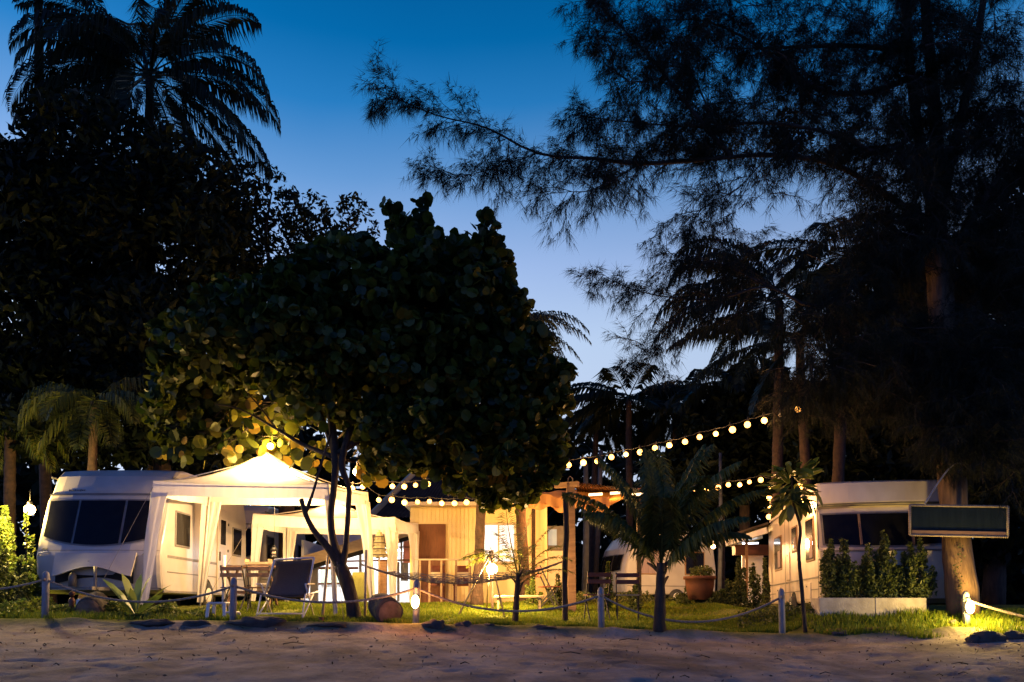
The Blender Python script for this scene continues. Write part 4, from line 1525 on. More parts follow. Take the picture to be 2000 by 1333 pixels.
sg, sgc = leaf_tree('sea_grape_tree', 'broad round-leaved tree with a leaning forked trunk in front of the gazebos', 'tree', base_sg, sg_lobes, 27000, 0.175, m_leaf_sg,
                    [base_sg, P(682, 1150, 13.4), P(664, 1105, 13.45)], [0.125, 0.11, 0.115], clump=(760, 0.34), leaf=LEAFR, shell=0.45,
                    branches=[
                        ([P(664, 1108, 13.45), P(640, 1070, 13.4), P(612, 1035, 13.35), P(597, 1005, 13.3), P(588, 975, 13.3)], [0.07, 0.06, 0.05, 0.042, 0.035]),
                        ([P(598, 1000, 13.3), P(612, 960, 13.35), P(628, 905, 13.4), P(645, 850, 13.5)], [0.035, 0.022, 0.02, 0.02]),
                        ([P(664, 1108, 13.45), P(652, 1060, 13.45), P(646, 1010, 13.5), P(652, 950, 13.5), P(655, 890, 13.6), P(640, 780, 13.8)], [0.085, 0.065, 0.06, 0.055, 0.075, 0.06]),
                        ([P(668, 1108, 13.45), P(676, 1060, 13.4), P(680, 1000, 13.4), P(681, 950, 13.4), P(668, 900, 13.5), P(700, 780, 13.8)], [0.065, 0.048, 0.045, 0.042, 0.06, 0.06]),
                        ([P(655, 890, 13.6), P(620, 800, 13.9), P(560, 745, 14.0), P(490, 712, 14.1)], [0.06, 0.045, 0.03, 0.015]),
                        ([P(655, 895, 13.6), P(590, 868, 14.0), P(540, 838, 14.2), P(470, 800, 14.3), P(420, 790, 14.3)], [0.05, 0.035, 0.025, 0.015, 0.008]),
                        ([P(540, 838, 14.2), P(505, 792, 14.2), P(480, 765, 14.2)], [0.02, 0.014, 0.008]),
                        ([P(660, 885, 13.6), P(740, 840, 13.7), P(860, 800, 13.8), P(980, 760, 13.8)], [0.06, 0.05, 0.035, 0.015]),
                        ([P(668, 890, 13.6), P(690, 902, 13.8), P(715, 880, 14.0)], [0.035, 0.025, 0.02])])
# single round leaves near the lamps, some in the brighter lit copy
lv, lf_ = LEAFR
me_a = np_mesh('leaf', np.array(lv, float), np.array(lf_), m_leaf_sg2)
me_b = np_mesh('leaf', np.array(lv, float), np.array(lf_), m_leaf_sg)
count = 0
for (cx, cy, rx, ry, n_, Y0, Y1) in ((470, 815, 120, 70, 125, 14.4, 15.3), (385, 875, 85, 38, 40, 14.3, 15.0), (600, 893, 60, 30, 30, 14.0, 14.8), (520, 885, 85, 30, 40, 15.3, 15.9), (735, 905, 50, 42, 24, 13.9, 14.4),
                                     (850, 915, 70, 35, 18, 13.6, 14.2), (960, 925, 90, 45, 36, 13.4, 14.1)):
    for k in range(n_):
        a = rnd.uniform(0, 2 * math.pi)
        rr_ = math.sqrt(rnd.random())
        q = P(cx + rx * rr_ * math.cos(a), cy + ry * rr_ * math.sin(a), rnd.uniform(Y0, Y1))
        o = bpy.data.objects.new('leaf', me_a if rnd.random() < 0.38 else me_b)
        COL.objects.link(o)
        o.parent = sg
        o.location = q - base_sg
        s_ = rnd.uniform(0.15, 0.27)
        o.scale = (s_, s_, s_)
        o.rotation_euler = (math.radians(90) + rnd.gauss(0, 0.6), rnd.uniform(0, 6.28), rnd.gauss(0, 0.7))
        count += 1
twb = MB()
for k in range(26):
    q = P(rnd.uniform(370, 590), rnd.uniform(770, 880), rnd.uniform(14.3, 15.0))
    twb.tube([q, q + Vector((rnd.uniform(0.1, 0.4), 0, rnd.uniform(-0.15, 0.2))), q + Vector((rnd.uniform(0.5, 0.8), 0, rnd.uniform(-0.1, 0.4)))], [0.004, 0.007, 0.010], 4, cap=False)
tag(twb.build('twigs', m_bark, sg), kind='stuff')

# dark trees on the left
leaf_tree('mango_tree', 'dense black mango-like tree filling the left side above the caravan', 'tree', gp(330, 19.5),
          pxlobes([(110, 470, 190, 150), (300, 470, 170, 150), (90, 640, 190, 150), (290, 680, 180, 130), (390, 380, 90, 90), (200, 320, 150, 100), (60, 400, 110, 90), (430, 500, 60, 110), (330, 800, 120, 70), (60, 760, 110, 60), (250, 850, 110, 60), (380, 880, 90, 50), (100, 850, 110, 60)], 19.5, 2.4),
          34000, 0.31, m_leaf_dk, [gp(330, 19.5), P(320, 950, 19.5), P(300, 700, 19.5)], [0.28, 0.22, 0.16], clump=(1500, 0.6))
leaf_tree('mango_tree', 'open-crowned tree with tufted twigs and sky gaps left of the broad tree', 'tree', gp(560, 21.5),
          pxlobes([(530, 385, 58, 42), (470, 430, 60, 60), (610, 430, 50, 40), (700, 430, 42, 32), (520, 480, 75, 60), (630, 480, 70, 45), (560, 570, 110, 70), (470, 330, 30, 30, 700), (445, 560, 70, 80)], 21.5, 1.5),
          8200, 0.19, m_leaf_dk, [gp(560, 21.5), P(560, 900, 21.5), P(555, 600, 21.5)], [0.25, 0.2, 0.12], clump=(330, 0.33),
          branches=[([P(555, 600, 21.5), P(520, 480, 21.5), P(530, 380, 21.5)], [0.09, 0.05, 0.02]), ([P(555, 600, 21.5), P(620, 500, 21.5), P(700, 430, 21.5)], [0.09, 0.05, 0.02]),
                    ([P(520, 480, 21.5), P(470, 430, 21.5), P(465, 320, 21.5)], [0.05, 0.03, 0.015])])
leaf_tree('evergreen_tree', 'blue-dark evergreen peeping out right of the broad tree', 'tree', gp(1035, 22.5),
          pxlobes([(1045, 690, 52, 75), (1010, 640, 45, 60), (1060, 780, 38, 60), (1040, 860, 50, 60), (990, 800, 60, 120)], 22.5, 1.2), 9000, 0.15, m_leaf_dk,
          [gp(1035, 22.5), P(1035, 900, 22.5), P(1030, 700, 22.5)], [0.2, 0.17, 0.1], clump=(420, 0.3))
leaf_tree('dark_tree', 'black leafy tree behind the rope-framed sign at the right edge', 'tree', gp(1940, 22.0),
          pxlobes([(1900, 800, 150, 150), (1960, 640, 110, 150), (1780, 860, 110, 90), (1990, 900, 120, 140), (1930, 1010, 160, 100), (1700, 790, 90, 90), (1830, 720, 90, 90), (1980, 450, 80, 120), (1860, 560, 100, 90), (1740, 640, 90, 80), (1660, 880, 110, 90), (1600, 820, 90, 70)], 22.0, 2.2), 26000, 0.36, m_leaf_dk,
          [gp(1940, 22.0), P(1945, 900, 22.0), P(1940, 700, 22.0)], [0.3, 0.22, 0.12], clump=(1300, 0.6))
leaf_tree('dark_tree', 'low dark bushy tree between the far grove and the aged caravan', 'tree', gp(1455, 27.0),
          pxlobes([(1440, 850, 120, 80), (1380, 930, 120, 70), (1520, 830, 100, 90), (1550, 930, 110, 70), (1470, 760, 70, 60)], 27.0, 1.8), 15000, 0.38, m_leaf_dk,
          [gp(1455, 27.0), P(1455, 1000, 27.0), P(1450, 850, 27.0)], [0.2, 0.17, 0.1], clump=(380, 0.5))
leaf_tree('mistletoe_clump', 'dark tuft of broad leaves growing on the big casuarina limb', 'plant', P(1535, 250, 13.6),
          pxlobes([(1535, 250, 32, 42), (1560, 270, 34, 28), (1520, 285, 20, 20)], 13.6, 0.3), 620, 0.11, m_leaf_dk, None, None, clump=(60, 0.14))

# far grove that closes the horizon
lob = []
for k in range(54):
    X = -75 + 150 * k / 53 + rnd.uniform(-1.5, 1.5)
    Y = rnd.uniform(40, 52)
    h = rnd.uniform(8.8, 10.4)
    if 3.5 < X < 13:
        h = rnd.uniform(8.6, 10.4)
    if X >= 13:
        h = rnd.uniform(13, 17)
    if X < -11:
        h = rnd.uniform(12, 16)
    lob.append((Vector((X, Y, h * 0.5)), (3.0, 2.5, h * 0.62), 1))
for k in range(60):
    lob.append((Vector((-50 + 100 * k / 59, 38 + rnd.uniform(-1, 1), 1.3)), (1.8, 1.2, 1.9), 0.8))
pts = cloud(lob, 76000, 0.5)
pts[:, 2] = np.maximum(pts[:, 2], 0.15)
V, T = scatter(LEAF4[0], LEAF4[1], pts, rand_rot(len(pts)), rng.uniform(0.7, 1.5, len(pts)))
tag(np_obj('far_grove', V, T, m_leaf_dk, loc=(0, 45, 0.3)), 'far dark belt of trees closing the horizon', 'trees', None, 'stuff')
# pale slim trunks standing in the grove
for k, (px_, top, Y, r_, lab) in enumerate(((1405, 885, 24.0, 0.06, 'slim grey pole left of the hanging frond tip'), (1675, 905, 21.5, 0.05, 'slim pale trunk behind the roof of the aged caravan'),
                                            (1717, 850, 22.5, 0.07, 'second slim pale trunk behind the roof of the aged caravan'), 
                                            (1142, 905, 25.0, 0.10, 'grey trunk in the dark gap left of the small caravan'), (1160, 880, 27.0, 0.09, 'leaning grey trunk nearest the small caravan'))):
    b = MB()
    a = gp(px_, Y)
    c = P(px_ + (14 if k == 4 else 2), top - (120 if 0 < k < 3 else 0), Y)
    b.tube([a, (a + c) / 2 + Vector((0.03, 0, 0)), c], [r_ * 1.2, r_, r_ * 0.8], 8, wob=0.1, seed=k)
    tag(b.build('bare_trunk', M('grey_bark', (0.09, 0.09, 0.10), (0.05, 0.05, 0.055), rough=0.9, scale=6), loc=a), lab, 'trunk', 'slim bare trunks in the dark grove')

# ------------------------------------------------------------------ casuarina
cas_base = gp(1880, 12.95)
cas = thing('casuarina_tree', 'huge casuarina whose drooping needled limbs fill the upper right sky', 'tree', cas_base)
trunk_paths = [
    ([(1880, 1200, 12.95), (1874, 1120, 12.95), (1866, 1030, 13.0), (1858, 900, 13.1), (1846, 700, 13.2), (1832, 500, 13.3), (1826, 400, 13.4)], [0.26, 0.235, 0.21, 0.20, 0.195, 0.185, 0.17], 'trunk'),
    ([(1826, 420, 13.4), (1800, 300, 13.4), (1780, 150, 13.4), (1762, -60, 13.4)], [0.13, 0.10, 0.085, 0.06], 'limb'),
    ([(1830, 420, 13.4), (1828, 250, 13.5), (1812, 60, 13.5), (1800, -80, 13.5)], [0.14, 0.11, 0.09, 0.06], 'limb'),
    ([(1832, 430, 13.4), (1860, 300, 13.3), (1900, 130, 13.2), (1930, -60, 13.2)], [0.11, 0.09, 0.07, 0.05], 'limb'),
    ([(1825, 440, 13.3), (1760, 400, 13.2), (1700, 360, 13.1), (1620, 318, 12.9), (1500, 303, 12.7), (1380, 312, 12.6), (1250, 320, 12.5), (1160, 310, 12.5), (1050, 300, 12.5), (950, 250, 12.5), (850, 225, 12.5), (770, 190, 12.5), (728, 172, 12.5)],
     [0.085, 0.062, 0.050, 0.044, 0.038, 0.032, 0.034, 0.028, 0.02, 0.014, 0.010, 0.006, 0.003], 'limb'),
    ([(1428, 306, 12.65), (1370, 240, 12.5), (1300, 150, 12.5), (1220, 60, 12.5), (1160, 0, 12.5)], [0.04, 0.032, 0.022, 0.012, 0.006], 'limb'),
    ([(1424, 306, 12.6), (1390, 230, 12.7), (1340, 120, 12.7), (1270, 40, 12.7)], [0.022, 0.016, 0.012, 0.006], 'limb'),
    ([(1780, 150, 13.4), (1700, 180, 13.2), (1600, 175, 13.0), (1480, 90, 12.9), (1380, 42, 12.8), (1280, 40, 12.8)], [0.06, 0.045, 0.035, 0.025, 0.014, 0.006], 'limb'),
    ([(1790, 260, 13.4), (1720, 300, 13.0), (1640, 265, 12.8), (1500, 240, 12.6), (1380, 248, 12.6), (1240, 240, 12.5), (1120, 225, 12.5)], [0.05, 0.04, 0.032, 0.026, 0.018, 0.010, 0.004], 'limb'),
    ([(1770, 100, 13.4), (1680, 90, 13.2), (1560, 92, 13.1), (1420, 96, 13.0)], [0.05, 0.04, 0.025, 0.010], 'limb'),
    ([(1828, 480, 13.3), (1720, 520, 12.9), (1600, 600, 12.8), (1500, 560, 12.7), (1400, 585, 12.7), (1300, 580, 12.7), (1220, 560, 12.7), (1165, 528, 12.7)], [0.06, 0.045, 0.03, 0.022, 0.016, 0.010, 0.006, 0.003], 'limb'),
    ([(1500, 560, 12.7), (1420, 520, 12.6), (1350, 500, 12.6), (1300, 505, 12.6)], [0.015, 0.010, 0.006, 0.003], 'limb'),
    ([(1345, 585, 12.7), (1320, 640, 12.7), (1285, 680, 12.7), (1245, 715, 12.7)], [0.012, 0.009, 0.006, 0.003], 'limb'),
    ([(1836, 520, 13.3), (1900, 430, 13.0), (1960, 330, 12.9), (2040, 250, 12.9)], [0.07, 0.055, 0.04, 0.02], 'limb'),
    ([(1840, 560, 13.3), (1930, 520, 13.0), (2050, 560, 12.9)], [0.06, 0.04, 0.02], 'limb'),
    ([(1846, 700, 13.2), (1780, 640, 12.9), (1720, 610, 12.8), (1660, 560, 12.8)], [0.05, 0.03, 0.02, 0.01], 'limb'),
    ([(1600, 600, 12.8), (1640, 700, 12.9), (1600, 760, 13.0), (1560, 780, 13.0)], [0.012, 0.010, 0.008, 0.005], 'limb'),
    ([(1250, 320, 12.5), (1160, 370, 12.5), (1110, 375, 12.5), (1060, 380, 12.5)], [0.014, 0.010, 0.006, 0.003], 'limb'),
    ([(1050, 300, 12.5), (960, 330, 12.5), (900, 345, 12.5), (835, 348, 12.5)], [0.010, 0.007, 0.004, 0.002], 'limb'),
    ([(1500, 303, 12.7), (1440, 370, 12.6), (1380, 400, 12.6), (1350, 440, 12.6)], [0.012, 0.009, 0.006, 0.003], 'limb'),
    ([(1300, 150, 12.5), (1230, 160, 12.6), (1180, 110, 12.6), (1160, 40, 12.6)], [0.012, 0.009, 0.006, 0.003], 'limb'),
]
for pts_, rad_, nm in trunk_paths:
    pp = smooth_path(pxpath(pts_), 3)
    b = MB()
    n_ = 12 if nm == 'trunk' else 7
    b.tube(pp, lerp_list(rad_, len(pp)), n_, wob=0.2, seed=len(pp))
    b.build(nm, m_bark_l if nm == 'trunk' else m_bark, cas)

# branchlets and needles
TW = MB()
tuft_p, tuft_d = [], []


def twig(p, d, L, lev):
    n = 5
    q = Vector(p)
    dd = Vector(d).normalized()
    path = [q.copy()]
    for i in range(n):
        dd = (dd + Vector((rnd.gauss(0, 0.13), rnd.gauss(0, 0.10), rnd.gauss(-0.06, 0.12)))).normalized()
        q = q + dd * (L / n)
        path.append(q.copy())
        if lev > 0 and rnd.random() < 0.85:
            side = Vector((rnd.gauss(0, 1), rnd.gauss(0, 0.6), rnd.gauss(-0.15, 0.8))).normalized()
            twig(q, dd * 0.8 + side * 0.9, L * rnd.uniform(0.35, 0.6), lev - 1)
        for _ in range(2):
            tuft_p.append(q + Vector((rnd.gauss(0, 0.03), rnd.gauss(0, 0.03), rnd.gauss(0, 0.03))))
            tuft_d.append(dd * 0.75 + Vector((rnd.gauss(0, 0.35), rnd.gauss(0, 0.35), -0.45 + rnd.gauss(0, 0.3))))
    if lev > 0 or L > 0.3:
        TW.tube(path, [0.010 * L * (1 - i / (n + 1)) + 0.002 for i in range(n + 1)], 3, cap=False)


for pts_, rad_, nm in trunk_paths[1:]:
    pp = smooth_path(pxpath(pts_), 6)
    k0 = 0
    for i in range(2, len(pp)):
        q = pp[i]
        seg = (pp[i] - pp[i - 1])
        frac = i / len(pp)
        m = 1.0 if rad_[0] > 0.1 and frac < 0.35 else 2.0
        nb = int(m * seg.length / 0.19 + rnd.random())
        for _ in range(nb):
            up = rnd.choice((-1, 1, 1))
            d = seg.normalized() * 0.9 + Vector((rnd.gauss(0, 0.5), rnd.gauss(0, 0.55), up * rnd.uniform(0.2, 0.9)))
            twig(pp[i - 1].lerp(q, rnd.random()), d, rnd.uniform(0.35, 0.75) * (1.0 if frac < 0.8 else 0.75), 1)
# dense inside of the crown, and sprays added to keep the upper trunk dark
dens = pxlobes([(1850, 130, 190, 170, 15000), (1900, 350, 170, 150, 12000), (1720, 230, 120, 160, 6500), (1700, 60, 170, 90, 5500), (1960, 560, 110, 160), (1760, 480, 120, 90), (1540, 60, 120, 70, 2200), (1690, 690, 140, 80, 9000), (1890, 850, 45, 48, 12000, -0.75, 0.3), (1880, 780, 70, 70, 10000, -0.6, 0.4), (1860, 700, 100, 90, 7000), (1960, 800, 90, 140, 7000),
                (1620, 740, 110, 60, 5000), (1800, 720, 130, 90), (1740, 380, 110, 90, 5000), (1620, 430, 100, 50, 1500), (1300, 120, 110, 90, 3000), (1420, 190, 110, 80, 4000), (1230, 60, 70, 60, 1200), (1400, 40, 110, 50, 3500), (1330, 260, 120, 50, 2500), (1200, 300, 110, 60, 1600), (1560, 180, 110, 110, 5000), (1440, 420, 90, 50, 1500), (1950, 250, 90, 200, 9000)], 13.2, 1.3)
for q in cloud(dens, 1400, 0.2):
    d = Vector((rnd.gauss(0, 1), rnd.gauss(0, 0.7), rnd.gauss(-0.1, 0.6)))
    twig(Vector(q), d, rnd.uniform(0.4, 0.8), 1)
tp_ = np.array([tuple(v) for v in tuft_p])
td_ = np.array([tuple(v.normalized()) for v in tuft_d])
REP = 5
tp2 = np.repeat(tp_, REP, 0)
td2 = np.repeat(td_, REP, 0) + rng.normal(0, 0.34, (len(tp2), 3))
td2 /= np.linalg.norm(td2, axis=1)[:, None]
ln_ = rng.uniform(0.11, 0.26, len(tp2))[:, None]
sd_ = np.cross(td2, rng.normal(size=td2.shape))
sd_ /= np.linalg.norm(sd_, axis=1)[:, None]
V = np.stack([tp2 - sd_ * 0.0032, tp2 + sd_ * 0.0032, tp2 + td2 * ln_ + np.array([0, 0, -1]) * ln_ * 0.15], 1).reshape(-1, 3)
T = np.arange(len(V)).reshape(-1, 3)
print('needles', len(T), 'tufts', len(tp_))
tag(np_obj('needles', V, T, m_needle, cas), kind='stuff')
tag(TW.build('branchlets', m_bark, cas), kind='stuff')

# ------------------------------------------------------------------ rope fence
posts = []
PO = ((88, 1116, 1209), (455, 1128, 1213), (812, 1133, 1218), (1175, 1147, 1226), (1528, 1150, 1240), (1888, 1155, 1223))
PLAB = ('rope fence post by the left caravan', 'rope fence post by the sling lounger', 'rope fence post carrying an orange glowing lamp on the sand edge',
        'rope fence post by the red slatted chairs', 'rope fence post by the sapling and the aged caravan', 'rope fence post with a glaring lamp at the foot of the big lit trunk')
PY = 12.4
for k, (px_, yt, yb) in enumerate(PO):
    bq = P(px_, yb, PY)
    tq = P(px_ + (2 if k < 3 else -2), yt, PY)
    gz = g(bq.x, PY) - 0.12
    r = thing('fence_post', PLAB[k], 'post', (bq.x, PY, gz), group='posts of the rope fence')
    w = 0.052
    b = MB()
    pr_ = [(w, 0), (w, tq.z - gz - 0.06), (w * 0.8, tq.z - gz - 0.025), (w * 0.35, tq.z - gz)]
    b.lathe(pr_, (bq.x, PY, gz), 10)
    b.v = [(x + (tq.x - bq.x) * (z - gz) / (tq.z - gz), y, z) for x, y, z in b.v]
    b.build('shaft', m_postpaint, r)
    b = MB()
    R = Matrix.Rotation(math.pi / 2, 3, 'X')
    b.lathe([(0.03, -0.075), (0.03, 0.075)], (tq.x, PY, tq.z - 0.13), 8, R)
    b.build('rope_sleeve', m_rope, r)
    if k in (2, 5):
        lz = P(0, 1176 if k == 2 else 1186, PY).z
        ox = 0.0 if k == 2 else 0.015
        b = MB()
        b.ball((bq.x + ox, PY - w - 0.035, lz), (0.062, 0.05, 0.105), 14, 10)
        bl = b.build('bulkhead_lamp', m_bulkhead, r)
        b = MB()
        b.lathe([(0.075, 0), (0.075, 0.02)], (bq.x + ox, PY - w + 0.012, lz), 14, Matrix.Rotation(math.pi / 2, 3, 'X') @ Matrix.Diagonal((1, 1.5, 1)))
        b.build('lamp_base', m_darkline, bl)
        lamp('lamp_light', (bq.x + ox, PY - w - (0.12 if k == 2 else 0.24), lz), 30 if k == 2 else 190, (1.0, 0.36, 0.10) if k == 2 else (1.0, 0.66, 0.16), 0.06, parent=r)
    posts.append(tq - Vector((0, 0, 0.13)))


def rope(a, c, sag, label, r_=0.017, seg=24):
    b = MB()
    a, c = Vector(a), Vector(c)
    pts = [a.lerp(c, i / seg) - Vector((0, 0.0, 4 * sag * (i / seg) * (1 - i / seg))) for i in range(seg + 1)]
    b.tube(pts, r_, 7)
    for s_ in range(2):          # the lay of the rope as a raised strand
        q = []
        for i in range(seg * 6 + 1):
            t = i / (seg * 6)
            p = a.lerp(c, t) - Vector((0, 0, 4 * sag * t * (1 - t)))
            an = i * 0.9 + s_ * math.pi
            q.append(p + Vector((0, math.cos(an), math.sin(an))) * r_ * 0.8)
        b.tube(q, r_ * 0.45, 4, cap=False)
    return tag(b.build('rope', m_rope, loc=a), label, 'rope', 'ropes of the fence')


rope(posts[0] + Vector((-2.6, 0, -0.02)), posts[0], 0.18, 'fence rope running off to the left edge')
RL = ('fence rope sagging before the left caravan and its big-leaved plant', 'fence rope sagging before the lounger and the leaning trunk', 'fence rope sagging before the hammock',
      'fence rope sagging before the big young palm', None)
for k, sg_ in ((0, 0.30), (1, 0.24), (2, 0.30), (3, 0.40)):
    rope(posts[k], posts[k + 1], sg_, RL[k])
rope(posts[5], P(2060, 1215, 12.3), 0.04, 'bright lit rope running off to the right edge', 0.02)

# ------------------------------------------------------------------ string lights
BULB = MB()
BULB.ball((0, 0, -0.045), 0.054, 10, 8)
me_bulb = BULB.mesh('bulb', m_bulb_s)
BO = MB()
BO.ball((0, 0, -0.045), 0.03, 8, 6)
me_bdim = BO.mesh('bulb', m_bulbdim)
SK = MB()
SK.lathe([(0.016, 0), (0.02, 0.03), (0.012, 0.07), (0.005, 0.10)], (0, 0, -0.005), 8)
me_sock = SK.mesh('socket', m_darkline)


def string(label, pts, wire_ext=None, off=(), drop=0.10):
    """pts: world points of the bulbs"""
    r = thing('string_lights', label, 'string lights', pts[0])
    w = [p + Vector((0, 0, drop)) for p in pts]
    if wire_ext:
        w = [wire_ext[0]] * (wire_ext[0] is not None) + w + [wire_ext[1]] * (wire_ext[1] is not None)
    b = MB()
    w2 = [w[0]]
    for a_, c_ in zip(w[:-1], w[1:]):
        w2 += [(a_ + c_) / 2 - Vector((0, 0, 0.02)), c_]
    b.tube(w2, 0.007, 5)
    b.build('cable', m_darkline, r)
    for i, p in enumerate(pts):
        o = bpy.data.objects.new('bulb', me_bdim if i in off else me_bulb)
        COL.objects.link(o)
        o.parent = r
        o.location = p - Vector(pts[0]) + Vector((0, 0, 0.04))
        q_ = rnd.uniform(0.84, 1.12)
        o.scale = (q_, q_, q_)
        o.rotation_euler = (rnd.gauss(0, 0.12), rnd.gauss(0, 0.12), 0)
        if i % 3 == 1 and i not in off:
            lamp('lamp_light', p + Vector((0, -0.08, -0.05)), 16, (1.0, 0.46, 0.12), 0.06, parent=r)
        s = bpy.data.objects.new('socket', me_sock)
        COL.objects.link(s)
        s.parent = o
    return r


U = [(1111, 908), (1139, 903), (1167, 901), (1194, 893), (1222, 888), (1250, 883), (1280, 875), (1309, 870), (1338, 863), (1366, 854), (1398, 848), (1429, 839), (1460, 829), (1492, 821), (1523, 811), (1558, 799)]
string('long upper string of bulbs climbing to the right across the dark palms', [P(x, y, 15.6 - 0.10 * i) for i, (x, y) in enumerate(U)], (P(1040, 925, 15.8), P(1640, 760, 13.6)), off=(14,))
for (x, y) in ((1194, 893), (1338, 863), (1492, 821)):
    pass
U2 = [(1358, 957), (1380, 957), (1402, 952), (1423, 947), (1445, 947), (1464, 942), (1486, 937)]
string('lower short string of bulbs running to the rear corner of the aged caravan', [P(x, y, 17.5) for (x, y) in U2], (P(1280, 962, 17.5), P(1506, 935, 17.3)))
string('bulbs hanging down the rear corner of the aged caravan', [P(x, y, 17.3) for (x, y) in ((1505, 954), (1502, 972), (1505, 992), (1502, 1009))], (P(1506, 935, 17.3), None), drop=0.0)
string('sagging string of bulbs over the smaller gazebo right of the forked trunk', [P(x, y, 16.6) for (x, y) in ((688, 954), (708, 951), (740, 977), (766, 976), (790, 981), (815, 981), (839, 980), (863, 983), (887, 983), (911, 981))],
       (P(660, 930, 16.6), P(931, 975, 16.3)))
string('upper string of bulbs passing through the leaves above the barge board', [P(x, y, 17.2) for (x, y) in ((767, 950), (790, 950), (812, 948), (835, 945))], (P(720, 940, 17.2), P(920, 925, 17.2)))
string('bulbs along the eave of the yellow house near the orange awning', [P(x, y, 18.8) for (x, y) in ((960, 983), (980, 985), (1003, 984))], (P(931, 978, 18.8), P(1034, 980, 18.8)))
string('small warm bulbs added in place of reflections beside the sapling at the front corner of the aged caravan', [P(x, y, 13.2) for (x, y) in ((1562, 950), (1571, 978), (1579, 998))], (P(1556, 935, 13.2), None), drop=0.0)  # bulbs added as a stand-in for a strip of reflections

# ------------------------------------------------------------------ tripod lamp, hammock, posts
tl = thing('tripod_lamp', 'glaring round lamp hung from a tripod of bamboo poles on the lawn', 'lamp', (P(961, 1190, 14.8).x, 14.8, 0.15))
top = P(957, 1082, 14.8)
for (x, y, Y) in ((895, 1190, 14.5), (985, 1190, 14.5), (950, 1185, 15.4)):
    b = MB()
    e = P(x, y, Y)
    e.z = g(e.x, e.y)
    b.tube([e, top + (top - e) * 0.05], 0.018, 7)
    b.build('leg', m_woodpale, tl)
b = MB()
lc = P(961, 1112, 14.75)
b.ball(lc, 0.105, 14, 10)
b.build('globe', m_bulb, tl)
b = MB()
b.tube([lc + Vector((0, 0, 0.08)), top], 0.006, 5)
b.build('cord', m_darkline, tl)
lamp('lamp_light', lc + Vector((0, 0.12, 0)), 1000, (1.0, 0.58, 0.20), 0.09, parent=tl)

hm = thing('hammock', 'grey cord net hammock slung between the leaning trunk and the dark pole', 'hammock', P(880, 1150, 14.0))
ha, hb = P(706, 1103, 13.7), P(1102, 1096, 13.7)
nb_ = MB()
for k in range(13):
    off = (k - 6) / 6
    path = []
    for i in range(25):
        t = i / 24
        sp = math.sin(math.pi * min(1, max(0, (t - 0.12) / 0.76))) ** 0.6
        z = ha.lerp(hb, t)
        z.z -= 0.36 * 4 * t * (1 - t) - abs(off) ** 2 * 0.14 * sp
        z.y += off * 0.33 * sp
        z.z += 0.015 * math.sin(i * 2.1 + k)
        path.append(z)
    nb_.tube(path, 0.0055, 4, cap=False)
for i in range(4, 21):
    t = i / 24
    path = []
    for k in range(13):
        off = (k - 6) / 6
        sp = math.sin(math.pi * min(1, max(0, (t - 0.12) / 0.76))) ** 0.6
        z = ha.lerp(hb, t + (0.012 if k % 2 else -0.012))
        z.z -= 0.36 * 4 * t * (1 - t) - abs(off) ** 2 * 0.14 * sp
        z.y += off * 0.33 * sp
        path.append(z)
    nb_.tube(path, 0.0045, 4, cap=False)
nb_.build('net', m_net, hm)
b = MB()
b.tube([ha, P(796, 1133, 13.7)], 0.016, 6)
b.build('end_rope', m_rope, hm)
b = MB()
b.tube([hb, P(1005, 1131, 13.7)], 0.016, 6)
b.build('end_rope', m_rope, hm)

b = MB()
a = gp(1104, 13.5)
b.tube(smooth_path([a, P(1103, 1120, 13.5), P(1106, 1040, 13.5), P(1104, 965, 13.5)]), [0.048] * 13, 8, wob=0.15)
tag(b.build('dark_pole', m_bark, loc=a), 'dark rough pole holding the right end of the hammock', 'pole')

aw = thing('awning', 'orange-lit tarpaulin awning on a square timber post right of the yellow house', 'awning', gp(1118, 15.4))
b = MB()
q = gp(1117, 15.4)
b.bar(q, P(1114, 946, 15.4), 0.155, 0.155)
b.build('post', m_wood, aw)
b = MB()
b.bar(P(1084, 949, 15.5), P(1130, 946, 15.3), 0.10, 0.10)
b.build('cap_beam', m_wood, aw)
b = MB()
c_ = P(1114, 937, 15.4)
b.tube([c_ + Vector((-0.04, 0, -0.06)), c_ + Vector((-0.045, 0, 0.02)), c_ + Vector((0, 0, 0.06)), c_ + Vector((0.045, 0, 0.02)), c_ + Vector((0.04, 0, -0.06))], 0.012, 6)
b.build('ring_hook', m_trimgrey, aw)
A0, A1, A2, A3 = P(1034, 984, 15.9), P(1190, 992, 15.9), P(1256, 952, 19.5), P(1036, 962, 19.5)


def tarp(u, v):
    p = A0.lerp(A1, u).lerp(A3.lerp(A2, u), v)
    p.z += -0.10 * math.sin(math.pi * u) * math.sin(math.pi * v) + 0.04 * math.sin(u * 14 + v * 2) * (1 - v) + 0.02 * math.sin(u * 31)
    return p


b = MB()
b.grid(tarp, 36, 10)
b.build('tarpaulin', m_orange, aw)
b = MB()
b.grid(lambda u, v: tarp(u, 0) + Vector((0, 0.02 * math.sin(u * 40), -0.16 * v * (0.6 + 0.4 * math.sin(u * 17)) + 0.20 * (1 - v))), 40, 3)
b.build('valance', m_orange, aw)
B0, B1, B2, B3 = P(1120, 944, 16.2), P(1245, 956, 16.6), P(1262, 972, 20), P(1130, 966, 20)
b = MB()
nr = 26
for i in range(nr):
    u0, u1 = i / nr, (i + 1) / nr
    for (ua, ub, h0, h1) in ((u0, (u0 + u1) / 2, 0, 0.035), ((u0 + u1) / 2, u1, 0.035, 0)):
        b.add([B0.lerp(B1, ua) + Vector((0, 0, h0)), B0.lerp(B1, ub) + Vector((0, 0, h1)), B3.lerp(B2, ub) + Vector((0, 0, h1)), B3.lerp(B2, ua) + Vector((0, 0, h0))], [(0, 1, 2, 3)])
